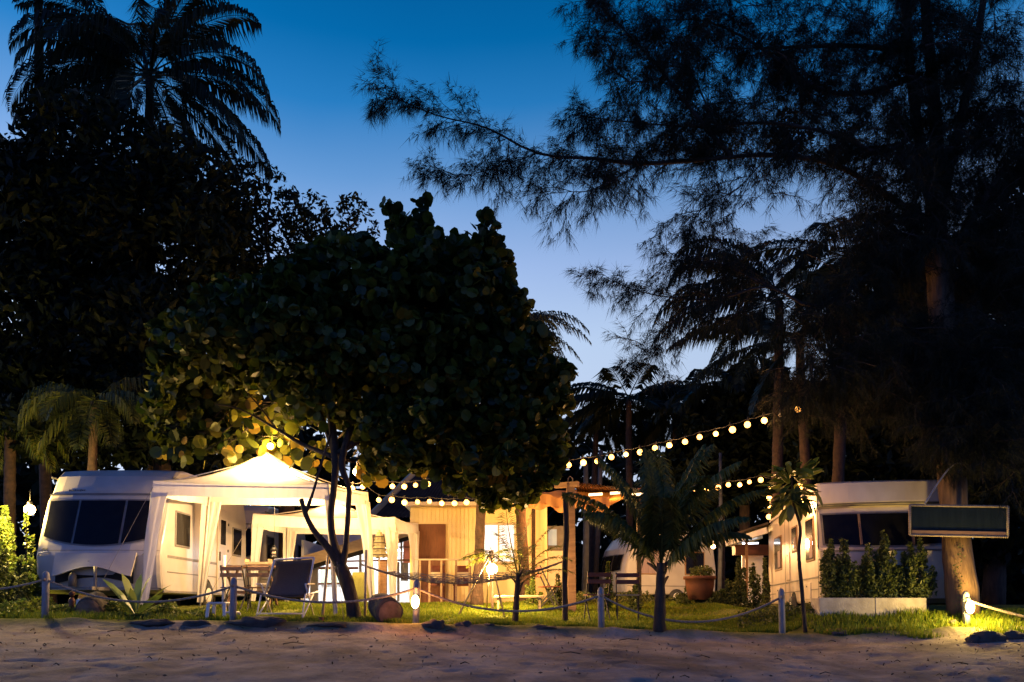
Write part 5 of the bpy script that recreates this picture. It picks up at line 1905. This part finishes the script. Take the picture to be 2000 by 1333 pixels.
b.build('corrugated_roof', m_roof, aw)
for k, (x, y) in enumerate(((1150, 967), (1192, 964), (1232, 967))):
    b = MB()
    q = P(x, y, 17.5)
    b.tube([q, q + Vector((0.3, 0, 0.02))], 0.03, 6)
    b.build('tube_lamp', M('warm_tube_glow', (1, 0.8, 0.5), emit=(1, 0.62, 0.3), es=5), aw)
for x in (1090, 1180):
    lamp('lamp_light', P(x, 1008, 17.5), 230, (1.0, 0.45, 0.12), 0.1, parent=aw)
for (x, Y) in ((1248, 16.8), (1042, 19.2)):
    b = MB()
    b.bar(gp(x, Y), P(x, 975, Y), 0.09)
    b.build('rear_post', m_bark, aw)

# ------------------------------------------------------------------ garden furniture
def fold_chair(label, x, Y, rz, mat=m_woodred, group='folding slatted garden chairs', seatmat=None):
    gz = g(x, Y)
    r = thing('garden_chair', label, 'chair', (x, Y, gz), rz, group)
    for z in (0.80, 0.68):
        b = MB()
        b.box((0, 0.20, z), (0.42, 0.02, 0.075), bev=0.005)
        b.build('back_slat', mat, r, local=True)
    for k in range(6):
        b = MB()
        b.box((0, -0.18 + 0.065 * k, 0.45), (0.42, 0.05, 0.02))
        b.build('seat_slat', seatmat or mat, r, local=True)
    for sx_ in (-1, 1):
        for (p0, p1) in (((sx_ * 0.2, -0.2, 0.0), (sx_ * 0.2, 0.21, 0.86)), ((sx_ * 0.18, 0.24, 0.0), (sx_ * 0.18, -0.18, 0.44))):
            b = MB()
            b.bar(p0, p1, 0.018, 0.03)
            b.build('leg', m_darkline, r, local=True)
    return r


fold_chair('red slatted folding chair left of the bush, nearest the square timber post', P(1160, 0, 14.2).x, 14.2, math.radians(185))
fold_chair('red slatted folding chair in front of the small round-fronted caravan', P(1217, 0, 14.3).x, 14.3, math.radians(172), seatmat=m_woodpale)
fold_chair('folding slatted chair beside the far end of the pale bench', P(1068, 0, 15.8).x, 15.8, math.radians(100))

bn = thing('garden_bench', 'low pale bench on the lawn behind the slender young palm', 'bench', (P(1015, 0, 15.2).x, 15.2, g(0.1, 15.2)))
q0, q1 = P(965, 1166, 15.2), P(1062, 1170, 15.2)
b = MB()
b.box(((q0.x + q1.x) / 2, 15.2, q0.z), (q1.x - q0.x, 0.32, 0.05), bev=0.01)
b.build('seat', m_woodpale, bn)
for x_ in (q0.x + 0.08, q1.x - 0.08):
    for y_ in (15.08, 15.32):
        b = MB()
        b.bar((x_, y_, g(x_, y_)), (x_, y_, q0.z - 0.02), 0.04)
        b.build('leg', m_woodpale, bn)

# sun lounger seen from behind
lg = thing('sun_lounger', 'reclining chair with a dark sling on a white tube frame', 'lounger', gp(560, 13.3))
Yb, Yf = 13.15, 13.9
TL, TR = P(540, 1097, Yb + 0.1), P(610, 1093, Yb + 0.1)
BL_, BR_ = P(520, 1165, Yb + 0.35), P(596, 1165, Yb + 0.35)
b = MB()
b.grid(lambda u, v: TL.lerp(TR, u).lerp(BL_.lerp(BR_, u), v) + Vector((0, 0.10 * math.sin(math.pi * v) + 0.03 * math.sin(math.pi * u), 0)), 8, 10, thick=0.008)
b.build('sling', m_fabric, lg)
gz = g(-3.8, 13.3)
for (A_, B_, s_) in ((TL, BL_, -1), (TR, BR_, 1)):
    b = MB()
    b.tube([A_ + Vector((s_ * 0.03, 0, 0.03)), B_ + Vector((s_ * 0.03, 0, 0))], 0.017, 8)
    b.build('back_rail', m_whitemetal, lg)
    b = MB()
    f1 = Vector((B_.x + s_ * 0.05, Yb - 0.02, gz))
    f2 = Vector((B_.x + s_ * 0.03, Yf + 0.15, gz))
    b.tube([f1, Vector((B_.x + s_ * 0.04, Yb + 0.2, B_.z + 0.02)), Vector((B_.x + s_ * 0.03, Yf + 0.5, B_.z + 0.10))], 0.014, 7)
    b.build('side_rail', m_whitemetal, lg)
    for (p0, p1) in ((f1, Vector((B_.x + s_ * 0.04, Yf, B_.z + 0.04))), (f2, Vector((B_.x + s_ * 0.04, Yb + 0.2, B_.z + 0.2)))):
        b = MB()
        b.tube([p0, p1], 0.013, 7)
        b.build('leg', m_whitemetal, lg)
    b = MB()
    b.bar(Vector((B_.x + s_ * 0.08, Yb + 0.1, B_.z + 0.20)), Vector((B_.x + s_ * 0.08, Yb + 0.6, B_.z + 0.22)), 0.05, 0.02)
    b.build('armrest', m_plastic, lg)
b = MB()
b.tube([TL + Vector((-0.03, 0, 0.03)), TR + Vector((0.03, 0, 0.03))], 0.017, 8)
b.tube([Vector((BL_.x - 0.05, Yb, gz + 0.10)), Vector((BR_.x + 0.05, Yb, gz + 0.10))], 0.013, 7)
b.build('cross_tube', m_whitemetal, lg)
b = MB()
b.grid(lambda u, v: BL_.lerp(BR_, u) + Vector((0, 0.55 * v, 0.03 * v - 0.04 * math.sin(math.pi * v))), 6, 6, thick=0.008)
b.build('seat_sling', m_fabric, lg)

# timber table and stools under the gazebo
tb = thing('garden_table', 'light timber picnic table inside the large gazebo', 'table', gp(486, 15.6))
q0, q1 = P(445, 1108, 15.6), P(545, 1108, 15.6)
gz = g(q0.x, 15.6)
for k in range(5):
    b = MB()
    b.box(((q0.x + q1.x) / 2, 15.3 + 0.14 * k, q0.z), (q1.x - q0.x, 0.12, 0.03))
    b.build('plank', m_wood, tb)
for x_ in (q0.x + 0.1, q1.x - 0.1):
    for (ya, yb_) in ((15.25, 15.9), (15.9, 15.25)):
        b = MB()
        b.bar((x_, ya, gz), (x_, yb_, q0.z - 0.02), 0.04, 0.05)
        b.build('leg', m_wood, tb)
b = MB()
b.bar((q0.x + 0.1, 15.55, gz + 0.32), (q1.x - 0.1, 15.55, gz + 0.32), 0.04, 0.06)
b.build('stretcher', m_wood, tb)
bx_ = thing('serving_box', 'pale wooden tray lying on the picnic table', 'tray', P(505, 1104, 15.5))
b = MB()
b.box(P(505, 1101, 15.5), (0.44, 0.25, 0.05))
b.build('base', m_woodpale, bx_)
for s_ in (-1, 1):
    b = MB()
    b.box(P(505, 1099, 15.5) + Vector((s_ * 0.225, 0, 0.02)), (0.014, 0.25, 0.09))
    b.build('handle', m_woodpale, bx_)
fold_chair('folding timber chair at the picnic table, nearest the caravan door', P(480, 0, 14.9).x, 14.9, math.radians(178), mat=m_wood, group='chairs at the picnic table')
fold_chair('folding timber chair at the picnic table, right behind the lounger', P(527, 0, 15.0).x, 15.0, math.radians(186), mat=m_wood, group='chairs at the picnic table')

st = thing('plastic_stool', 'low white plastic step stool on the grass by the rope post', 'stool', gp(437, 13.0))
q = gp(437, 13.0)
b = MB()
b.box(q + Vector((-0.06, 0, 0.30)), (0.30, 0.30, 0.035), bev=0.012)
b.build('seat', m_plastic, st)
b = MB()
b.box(q + Vector((0.14, 0, 0.15)), (0.16, 0.28, 0.03), bev=0.01)
b.build('step', m_plastic, st)
for (x_, y_) in ((-0.20, -0.13), (0.06, -0.13), (-0.20, 0.13), (0.06, 0.13), (0.21, -0.12), (0.21, 0.12)):
    b = MB()
    b.bar(q + Vector((x_ * 1.1, y_ * 1.1, 0)), q + Vector((x_, y_, 0.29 if x_ < 0.1 else 0.14)), 0.05, 0.03)
    b.build('leg', m_plastic, st)

# hurricane lantern
q = P(535, 1078, 15.4)
lt = thing('hurricane_lantern', 'black hurricane lantern hanging above the lounger', 'lantern', q)
b = MB()
b.lathe([(0.055, 0), (0.06, 0.03), (0.03, 0.05)], q - Vector((0, 0, 0.12)), 12)
b.build('tank', m_darkline, lt)
b = MB()
b.lathe([(0.03, 0), (0.045, 0.04), (0.03, 0.09)], q - Vector((0, 0, 0.07)), 12)
b.build('glass', M('smoky_glass', (0.5, 0.42, 0.3), rough=0.2), lt)
b = MB()
b.lathe([(0.05, 0), (0.035, 0.03), (0.025, 0.06)], q + Vector((0, 0, 0.02)), 12)
b.build('chimney', m_darkline, lt)
b = MB()
b.tube([q + Vector((-0.055, 0, -0.09)), q + Vector((-0.06, 0, 0.04)), q + Vector((0, 0, 0.13)), q + Vector((0.06, 0, 0.04)), q + Vector((0.055, 0, -0.09))], 0.005, 5)
b.tube([q + Vector((0, 0, 0.13)), Vector((q.x, q.y, 2.5))], 0.003, 4)
b.build('bail', m_darkline, lt)

# second post stands: slim bamboo poles in the grass
for k, (x0_, y0_, x1_, y1_, Y, lab) in enumerate(((630, 1180, 641, 1085, 13.6, 'slim bamboo pole leaning just left of the leaning trunk'), (713, 1195, 715, 1075, 13.5, 'bamboo pole tied to the hammock right of the leaning trunk'),
                                                  (437, 1160, 438, 1085, 14.9, 'white pole with a red cord tie beside the caravan door'))):
    b = MB()
    a = P(x0_, y0_, Y)
    a.z = g(a.x, Y)
    b.tube([a, P(x1_, y1_, Y)], 0.024 if k != 2 else 0.035, 8)
    tag(b.build('bamboo_pole', m_whitemetal if k == 2 else m_woodpale, loc=a), lab, 'pole')

# log seats
for (px_, py_, Y, R_, L_, lab, az) in ((752, 1174, 13.1, 0.22, 0.5, 'sawn log lying on the grass right of the leaning trunk', 0.5), (183, 1150, 13.2, 0.20, 0.5, 'sawn log stump in front of the open caravan locker', 0.2)):
    q = P(px_, py_, Y)
    q.z = g(q.x, Y) + R_ * 0.95
    r = thing('log_seat', lab, 'log', q)
    D = Matrix.Rotation(az, 3, 'Z') @ Matrix.Rotation(math.pi / 2 + 0.25, 3, 'X')
    b = MB()
    prof = [(R_ * 0.96, -L_ / 2), (R_ * 1.03, -L_ / 4), (R_, 0), (R_ * 1.05, L_ / 4), (R_, L_ / 2)]
    b.lathe(prof, q, 18, D)
    b.v = [tuple(Vector(v) + (Vector(v) - q) * 0.09 * mnoise.noise(Vector(v) * 6)) for v in b.v]
    b.build('bark_body', m_rock, r)
    for s_ in (1, -1):
        b = MB()
        b.lathe([(R_ * 0.9, s_ * (L_ / 2 + 0.004)), (R_ * 0.88, s_ * (L_ / 2 + 0.018))][::1 if s_ > 0 else -1], q, 18, D)
        b.build('sawn_end', m_cut, r)
hy = thing('red_hydrant_tap', 'small red and white garden tap by the open caravan locker', 'tap', gp(140, 13.3))
q = gp(140, 13.3)
b = MB()
b.lathe([(0.05, 0), (0.04, 0.25), (0.055, 0.3), (0.03, 0.36)], q, 10)
b.build('pillar', m_woodred, hy)
b = MB()
b.ball(q + Vector((0, 0, 0.42)), 0.05, 8, 6)
b.build('knob', m_terra, hy)
b = MB()
b.box(q + Vector((0.17, 0, 0.2)), (0.15, 0.12, 0.28), bev=0.02)
b.build('white_canister', m_plastic, hy)

# small cup candle on the lawn
q = gp(628, 12.9)
b = MB()
b.lathe([(0.035, 0), (0.045, 0.10), (0.04, 0.10)], q, 10)
tag(b.build('candle_cup', m_terra, loc=q), 'small brown cup standing on the lawn below the bamboo pole', 'cup')

# planters with conifers
def shrub(name, label, x, Y, z0, h, r_, n, mat=m_leaf_sh, size=0.06, group=None, cat='shrub', tips=5):
    t = thing(name, label, cat, (x, Y, z0), group=group)
    b = MB()
    b.tube([(x, Y, z0), (x + 0.02, Y, z0 + h * 0.5), (x, Y, z0 + h * 0.95)], [0.02, 0.014, 0.005], 6)
    b.build('stem', m_bark, t)
    zz = rng.random(n) ** 0.8
    stems = rng.integers(0, tips, n)
    sa = rng.uniform(0, 6.28, tips)
    sq_ = rng.random(tips) ** 0.7
    sq_[0] = 0
    sr = sq_ * r_ * 0.95
    sh_ = np.clip(1.0 - 0.62 * sq_ + rng.normal(0, 0.06, tips), 0.3, 1.0)
    zc = zz * sh_[stems] * h
    rad = (r_ * 0.36) * (1.08 - zz) ** 0.7 * np.sqrt(rng.random(n)) + 0.01
    a = rng.uniform(0, 6.28, n)
    lean = (0.55 + 0.45 * zz)
    X = x + np.cos(sa[stems]) * sr[stems] * lean + np.cos(a) * rad
    Yy = Y + np.sin(sa[stems]) * sr[stems] * lean + np.sin(a) * rad
    pts = np.stack([X, Yy, z0 + zc + 0.02], 1)
    V, T = scatter(LEAF4[0], LEAF4[1], pts, rand_rot(n), size * rng.uniform(0.6, 1.3, n))
    o = np_obj('foliage', V, T, mat, t)
    tag(o, kind='stuff')
    return t


PLY = 13.08
pq = [P(1599, 1168, PLY), P(1708, 1168, PLY), P(1809, 1170, PLY)]
for k in range(2):
    x0_, x1_ = pq[k].x + 0.004, pq[k + 1].x - 0.004
    zt = pq[0].z
    zb = min(g(x0_, PLY), g(x1_, PLY)) - 0.05
    t = thing('planter_box', ('pale rectangular planter nearer the sapling, with soil at the brim', 'pale rectangular planter nearer the lit trunk, with soil at the brim')[k], 'planter', ((x0_ + x1_) / 2, PLY + 0.25, zb), group='rectangular planters')
    w_ = 0.035
    D_ = 0.36
    for (nm, c_, d_) in (('front_panel', ((x0_ + x1_) / 2, PLY, (zt + zb) / 2), (x1_ - x0_, w_, zt - zb)), ('rear_panel', ((x0_ + x1_) / 2, PLY + D_, (zt + zb) / 2), (x1_ - x0_, w_, zt - zb)),
                         ('end_panel', (x0_ + w_ / 2, PLY + D_ / 2, (zt + zb) / 2), (w_, D_ - w_ - 0.004, zt - zb - 0.004)), ('end_panel', (x1_ - w_ / 2, PLY + D_ / 2, (zt + zb) / 2), (w_, D_ - w_ - 0.004, zt - zb - 0.004))):
        b = MB()
        b.box(c_, d_, bev=0.006)
        b.build(nm, m_stone, t)
    b = MB()
    b.grid(lambda u, v: (x0_ + 0.04 + (x1_ - x0_ - 0.08) * u, PLY + 0.02 + (D_ - 0.04) * v, zt - 0.02 + 0.05 * mnoise.noise(Vector((u * 6, v * 5, k)))), 12, 6)
    b.build('soil', m_soil, t)
SH_ = ((1626, 1052, 0.27, 'conifer shrub at the left end of the planters'), (1655, 1048, 0.27, 'conifer shrub second from the left end of the planters'), (1695, 1060, 0.27, 'conifer shrub left of the joint between the planters'),
       (1730, 1037, 0.28, 'tallest conifer shrub, right of the joint between the planters'), (1772, 1060, 0.27, 'conifer shrub second from the lit end of the planters'), (1800, 1050, 0.27, 'looser lit shrub at the lit end of the planters'))
for k, (px_, yt, r_, lab) in enumerate(SH_):
    q = P(px_, yt, PLY + 0.18)
    shrub('planter_shrub', lab, q.x + rnd.uniform(-0.05, 0.05), PLY + 0.18, pq[0].z - 0.02, q.z - pq[0].z, r_, 2600 if k < 5 else 1300, size=0.07 if k < 5 else 0.075, group='conifer shrubs in the planters', tips=13)

# ------------------------------------------------------------------ sapling
sb = gp(1572, 12.5)
sp_ = thing('sapling', 'thin sapling with a tuft of large hanging leaves in front of the aged caravan', 'sapling', sb)
b = MB()
pp = smooth_path([sb, P(1566, 1150, 12.5), P(1560, 1080, 12.5), P(1563, 1030, 12.5), P(1550, 985, 12.5), P(1546, 930, 12.5)])
b.tube(pp, lerp_list([0.035, 0.032, 0.028, 0.024, 0.018, 0.010], len(pp)), 8, wob=0.15)
b.build('stem', m_bark, sp_)
BIG = ([(0, 0, 0), (0.16, 0.22, 0.04), (0.21, 0.55, 0.03), (0.12, 0.85, -0.02), (0, 1.0, -0.08), (-0.12, 0.85, -0.02), (-0.21, 0.55, 0.03), (-0.16, 0.22, 0.04), (0, 0.5, -0.03)],
       [(0, 1, 8), (1, 2, 8), (2, 3, 8), (3, 4, 8), (4, 5, 8), (5, 6, 8), (6, 7, 8), (7, 0, 8)])
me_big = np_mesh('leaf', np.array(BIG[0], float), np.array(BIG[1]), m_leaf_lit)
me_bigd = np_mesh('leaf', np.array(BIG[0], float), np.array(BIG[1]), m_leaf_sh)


def add_leaf(parent, me, p, az, el_, s, roll=0.0):
    o = bpy.data.objects.new('leaf', me)
    COL.objects.link(o)
    o.parent = parent
    o.location = Vector(p) - parent.location
    d = Vector((math.cos(az) * math.cos(el_), math.sin(az) * math.cos(el_), math.sin(el_)))
    q = d.to_track_quat('Y', 'Z')
    o.rotation_mode = 'QUATERNION'
    from mathutils import Quaternion
    o.rotation_quaternion = q @ Quaternion((0, 1, 0), roll)
    o.scale = (s, s, s)
    return o


for k in range(125):
    t = rnd.random()
    c = P(1546, 990 - 75 * t, 12.5)
    az = rnd.uniform(0, 6.28)
    el_ = rnd.uniform(-1.2, 0.2) if t < 0.5 else rnd.uniform(-0.5, 0.9)
    rr_ = rnd.uniform(0.03, 0.32)
    c = c + Vector((math.cos(az) * rr_, math.sin(az) * rr_, rnd.uniform(-0.05, 0.05)))
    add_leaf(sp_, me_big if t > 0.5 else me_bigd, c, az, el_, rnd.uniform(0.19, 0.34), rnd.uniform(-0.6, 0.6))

# bird's-nest style plant in front of the left caravan
fb = gp(266, 12.95) + Vector((0, 0, 0.06))
fn = thing('broad_leaf_plant', 'plant with long upright bright green leaves before the left caravan', 'plant', fb)
SW = ([(0, 0, 0), (0.05, 0.2, 0.01), (0.10, 0.5, 0.03), (0.08, 0.8, 0.0), (0, 1.0, -0.06), (-0.08, 0.8, 0.0), (-0.10, 0.5, 0.03), (-0.05, 0.2, 0.01)], [(0, 1, 7), (1, 2, 7), (7, 2, 6), (2, 3, 6), (6, 3, 5), (3, 4, 5)])
me_sw = np_mesh('leaf', np.array(SW[0], float), np.array(SW[1]), M('fern_leaf', (0.13, 0.20, 0.04), (0.22, 0.26, 0.06), rough=0.4, transl=0.3, island=True))
for k, (az, el_, s) in enumerate(((180, 50, 0.62), (160, 68, 0.58), (95, 80, 0.55), (20, 75, 0.6), (0, 45, 0.6), (-30, 30, 0.62), (200, 30, 0.5), (-80, 55, 0.5), (40, 25, 0.65), (120, 45, 0.5), (-110, 35, 0.4), (10, 15, 0.6))):
    add_leaf(fn, me_sw, fb + Vector((0, 0, 0.02)), math.radians(az), math.radians(el_), s * rnd.uniform(1.1, 1.35), rnd.uniform(-0.3, 0.3))

# ground cover and shrubs
def cover(name, label, specs, n, size, mat, kind='stuff', cat='ground cover'):
    X, Y, Z = [], [], []
    pts = []
    for (px0, px1, Y0, Y1, h, k) in specs:
        m = int(n * k)
        yy = rng.uniform(Y0, Y1, m)
        pxs = rng.uniform(px0, px1, m)
        xx = (pxs - 1000) / F * yy
        nz = np.array([mnoise.noise(Vector((a * 2.2, b * 2.2, 5))) for a, b in zip(xx, yy)])
        hh = h * np.clip(0.55 + nz * 1.3, 0.05, 1.2)
        pts.append(np.stack([xx, yy, g_arr(xx, yy) + hh * np.sqrt(rng.random(m))], 1))
    pts = np.concatenate(pts)
    V, T = scatter(LEAF4[0], LEAF4[1], pts, rand_rot(len(pts)), size * rng.uniform(0.5, 1.3, len(pts)))
    return tag(np_obj(name, V, T, mat, loc=(float(pts[:, 0].mean()), float(pts[:, 1].mean()), 0)), label, cat, None, kind)


cover('ground_cover', 'leafy creeping plants along the sand edge before the left caravan', [(-20, 345, 13.15, 14.3, 0.26, 1.0), (-20, 345, 12.6, 13.15, 0.12, 0.5), (300, 420, 13.0, 14.2, 0.16, 0.3)], 7000, 0.085, m_leaf_lit)
cover('low_hedge', 'low dark hedge along the back of the lawn left of the aged caravan', [(1320, 1440, 16.6, 17.4, 0.28, 0.6), (1440, 1590, 13.2, 14.4, 0.20, 0.35), (1120, 1320, 17.0, 18.0, 0.25, 0.4)], 6000, 0.07, m_leaf_sh, cat='hedge')
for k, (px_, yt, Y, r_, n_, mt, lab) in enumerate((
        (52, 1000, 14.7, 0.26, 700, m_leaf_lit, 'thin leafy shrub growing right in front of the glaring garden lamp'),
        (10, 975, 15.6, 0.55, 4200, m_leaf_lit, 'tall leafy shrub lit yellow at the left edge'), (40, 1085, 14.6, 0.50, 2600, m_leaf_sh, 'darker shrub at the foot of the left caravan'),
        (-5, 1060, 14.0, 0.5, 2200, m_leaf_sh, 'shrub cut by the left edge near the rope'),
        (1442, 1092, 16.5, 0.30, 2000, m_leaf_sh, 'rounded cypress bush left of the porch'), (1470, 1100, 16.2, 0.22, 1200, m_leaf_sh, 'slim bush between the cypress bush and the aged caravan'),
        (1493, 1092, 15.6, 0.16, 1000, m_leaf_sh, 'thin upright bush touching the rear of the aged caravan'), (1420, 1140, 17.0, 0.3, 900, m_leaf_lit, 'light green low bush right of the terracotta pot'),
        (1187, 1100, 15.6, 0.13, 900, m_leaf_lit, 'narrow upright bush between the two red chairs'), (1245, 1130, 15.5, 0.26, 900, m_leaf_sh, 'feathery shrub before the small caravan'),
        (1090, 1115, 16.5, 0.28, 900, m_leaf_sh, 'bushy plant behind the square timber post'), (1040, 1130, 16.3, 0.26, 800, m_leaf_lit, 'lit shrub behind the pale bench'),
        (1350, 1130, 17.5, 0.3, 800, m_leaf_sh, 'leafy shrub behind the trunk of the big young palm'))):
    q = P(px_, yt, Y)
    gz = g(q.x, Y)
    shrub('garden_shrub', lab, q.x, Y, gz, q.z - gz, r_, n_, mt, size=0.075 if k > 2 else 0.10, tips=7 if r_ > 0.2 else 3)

# terracotta pot with a plant
tpq = P(1367, 1172, 17.0)
t = thing('terracotta_planter', 'large terracotta planter with a leafy plant behind the big young palm', 'planter', tpq)
b = MB()
hp = P(1367, 1126, 17.0).z - tpq.z
b.lathe([(0.24, 0), (0.30, hp * 0.6), (0.31, hp * 0.86), (0.345, hp * 0.87), (0.345, hp), (0.30, hp)], tpq, 18)
b.build('pot', m_terra, t)
pts = cloud([(tpq + Vector((0.05, 0, hp + 0.10)), (0.28, 0.25, 0.14), 1)], 260, 0.3)
V, T = scatter(LEAF4[0], LEAF4[1], pts, rand_rot(len(pts)), 0.10 * rng.uniform(0.6, 1.3, len(pts)))
tag(np_obj('foliage', V, T, m_leaf_sh, t), kind='stuff')

# ------------------------------------------------------------------ rope-framed sign
SY = 12.52
s0, s1, s2, s3 = P(1777, 987, SY), P(1969, 990, SY), P(1968, 1049, SY), P(1777, 1045, SY)
sn = thing('hanging_sign', 'blank dark glazed sign board framed with rope, fixed to the big trunk', 'sign', ((s0.x + s2.x) / 2, SY, s3.z))


def sq(u, v, y=0.0):
    p = s3.lerp(s2, u).lerp(s0.lerp(s1, u), v)
    return p + Vector((0, y, 0))


b = MB()
b.grid(lambda u, v: sq(u, v, 0.03), 2, 2, smooth=False, thick=-0.02)
b.build('back_board', M('green_dark_board', (0.010, 0.018, 0.018), (0.030, 0.040, 0.034), rough=0.9, spec=0.05, scale=3, stretch=(9, 1, 0.6)), sn)
b = MB()
b.grid(lambda u, v: sq(0.02 + 0.96 * u, 0.05 + 0.9 * v, 0.008), 2, 2, smooth=False, thick=-0.006)
gl = b.build('glass_pane', M('pane_glass', (0.02, 0.03, 0.03), rough=0.15, spec=0.1), sn)
MATS['pane_glass'].node_tree.nodes['Principled BSDF'].inputs['Alpha'].default_value = 0.25
b = MB()
b.bar(sq(0.02, 0.10, -0.005), sq(0.98, 0.10, -0.005), 0.012, 0.055)
b.build('bottom_batten', m_wood, sn)
for (u0, v0, u1, v1) in ((0, 0, 1, 0), (1, 0, 1, 1), (1, 1, 0, 1), (0, 1, 0, 0)):
    b = MB()
    a, c = sq(u0, v0), sq(u1, v1)
    b.tube([a, (a + c) / 2 + Vector((0, 0, -0.004)), c], 0.018, 7)
    n_ = int((c - a).length / 0.02)
    q = []
    for i in range(n_ * 3 + 1):
        tt = i / (n_ * 3)
        an = i * 1.3
        d_ = (c - a).normalized()
        s_ = Vector((0, 1, 0))
        w_ = d_.cross(s_)
        q.append(a.lerp(c, tt) + (s_ * math.cos(an) + w_ * math.sin(an)) * 0.016)
    b.tube(q, 0.009, 4, cap=False)
    b.build('rope_edge', m_rope, sn)
b = MB()
b.tube(smooth_path([P(1806, 985, 12.2), P(1828, 950, 12.3), P(1850, 920, 12.35), P(1868, 905, 12.35), P(1878, 908, 12.35)]), 0.012, 6)
tag(b.build('dead_branch', m_postpaint, loc=P(1806, 985, 12.2)), 'pale bent stick curving up from the top of the rope-framed sign', 'branch')
b = MB()
for u in (0.35, 0.6):
    p = sq(u, 0.5, 0.05)
    b.bar(p, Vector((p.x, 12.9, p.z)), 0.05, 0.05)
b.build('mount', m_wood, sn)
# ivy on the lit trunk
pts = []
for k in range(130):
    yy = rnd.uniform(1060, 1190)
    pts.append(tuple(P(1872 + rnd.gauss(0, 5) + 4 * math.sin(yy / 12), yy, 12.66 + 0.02 * rnd.random())))
pts = np.array(pts)
V, T = scatter(LEAF4[0], LEAF4[1], pts, rand_rot(len(pts)), 0.04 * rng.uniform(0.6, 1.3, len(pts)))
tag(np_obj('climbing_vine', V, T, m_leaf_sh, loc=(pts[0][0], 12.66, 0.2)), 'thin vine creeping up the lit trunk below the sign', 'vine')

# ------------------------------------------------------------------ stones at the lawn edge
ROCK = ((850, 12.05, 0.19, 0.10, 'dark lump of stone right of the glowing fence lamp'), (905, 12.1, 0.12, 0.07, 'smaller dark stone next to the lump by the glowing fence lamp'),
        (500, 12.05, 0.42, 0.11, 'long dark hump of washed-out root soil by the lounger post'), (385, 12.0, 0.22, 0.07, 'flat dark hump left of the long root hump'), (300, 12.05, 0.30, 0.06, 'low dark hump below the broad-leaved plant'),
        (640, 12.05, 0.30, 0.055, 'flat dark hump of soil below the leaning trunk'), (1925, 11.35, 0.24, 0.12, 'dark rock in the sand below the right-hand lamp'), (1978, 11.5, 0.20, 0.09, 'dark rock at the right edge below the lamp'),
        (1860, 12.5, 0.08, 0.06, 'small stone left of the right-hand lamp post'), (1900, 11.3, 0.10, 0.08, 'small stone leaning on the rock below the right-hand lamp'), (955, 12.1, 0.14, 0.05, 'flat stone at the lawn edge below the slender palm'),
        (1060, 12.1, 0.22, 0.05, 'flat dark stone at the lawn edge left of the fourth post'), (1640, 12.1, 0.16, 0.05, 'flat stone on the sand below the brick strip'))
for k, (px_, Y, rx, rz_, lab) in enumerate(ROCK):
    x_ = (px_ - 1000) / F * Y
    b = MB()
    b.ball((x_, Y, g(x_, Y) + rz_ * 0.25), (rx, rx * 0.6 if rx < 0.25 else 0.16, rz_), 18, 12, jit=0.55, seed=k * 3.7)
    b.v = [tuple(Vector(v) + Vector((1, 1, 1)) * 0.018 * mnoise.noise(Vector(v) * 13)) for v in b.v]
    tag(b.build('rock', m_rock, loc=(x_, Y, g(x_, Y))), lab, 'rock')
bk = thing('brick_edging', 'strip of orange bricks laid flush in the sand before the planters', 'edging', gp(1668, 12.3))
for k in range(6):
    x_ = (1622 + 18 * k - 1000) / F * 12.3
    b = MB()
    b.box((x_, 12.3, g(x_, 12.3) + 0.02), (0.135, 0.10, 0.06), Matrix.Rotation(rnd.uniform(-0.05, 0.05), 3, 'Z'), bev=0.006)
    b.build('brick', m_brick, bk)

# flotsam on the sand: small leaves and shell bits
n = 900
xs = rng.uniform(-9, 9, n)
ys = 8.0 + 4.2 * rng.random(n) ** 0.7
pts = np.stack([xs, ys, g_arr(xs, ys) + 0.035], 1)
V, T = scatter(LEAF4[0], LEAF4[1], pts, rand_rot(n), rng.uniform(0.02, 0.06, n))
tag(np_obj('beach_litter', V, T, M('dry_leaf', (0.10, 0.06, 0.035), (0.25, 0.17, 0.10), rough=0.9, island=True), loc=(0, 10, -0.4)), 'scattered dry leaves and shell bits on the sand', 'beach litter', None, 'stuff')
tw = MB()
for k in range(46):
    x_, y_ = rnd.uniform(-8, 8), rnd.uniform(8.6, 12.0)
    z_ = g(x_, y_) + 0.03
    a_, l_ = rnd.uniform(0, 3.14), rnd.uniform(0.06, 0.28)
    dx_, dy_ = math.cos(a_) * l_, math.sin(a_) * l_
    tw.tube([(x_, y_, z_), (x_ + dx_ * 0.5, y_ + dy_ * 0.5, z_ + 0.02), (x_ + dx_, y_ + dy_, z_)], [0.007, 0.006, 0.003], 4)
tag(tw.build('driftwood_twigs', m_bark, loc=(0, 10, -0.3)), 'thin dark twigs scattered over the sand', 'beach litter', None, 'stuff')
for nm in [o for o in bpy.data.objects if o.type == 'LIGHT']:
    nm.name = 'lamp_light'
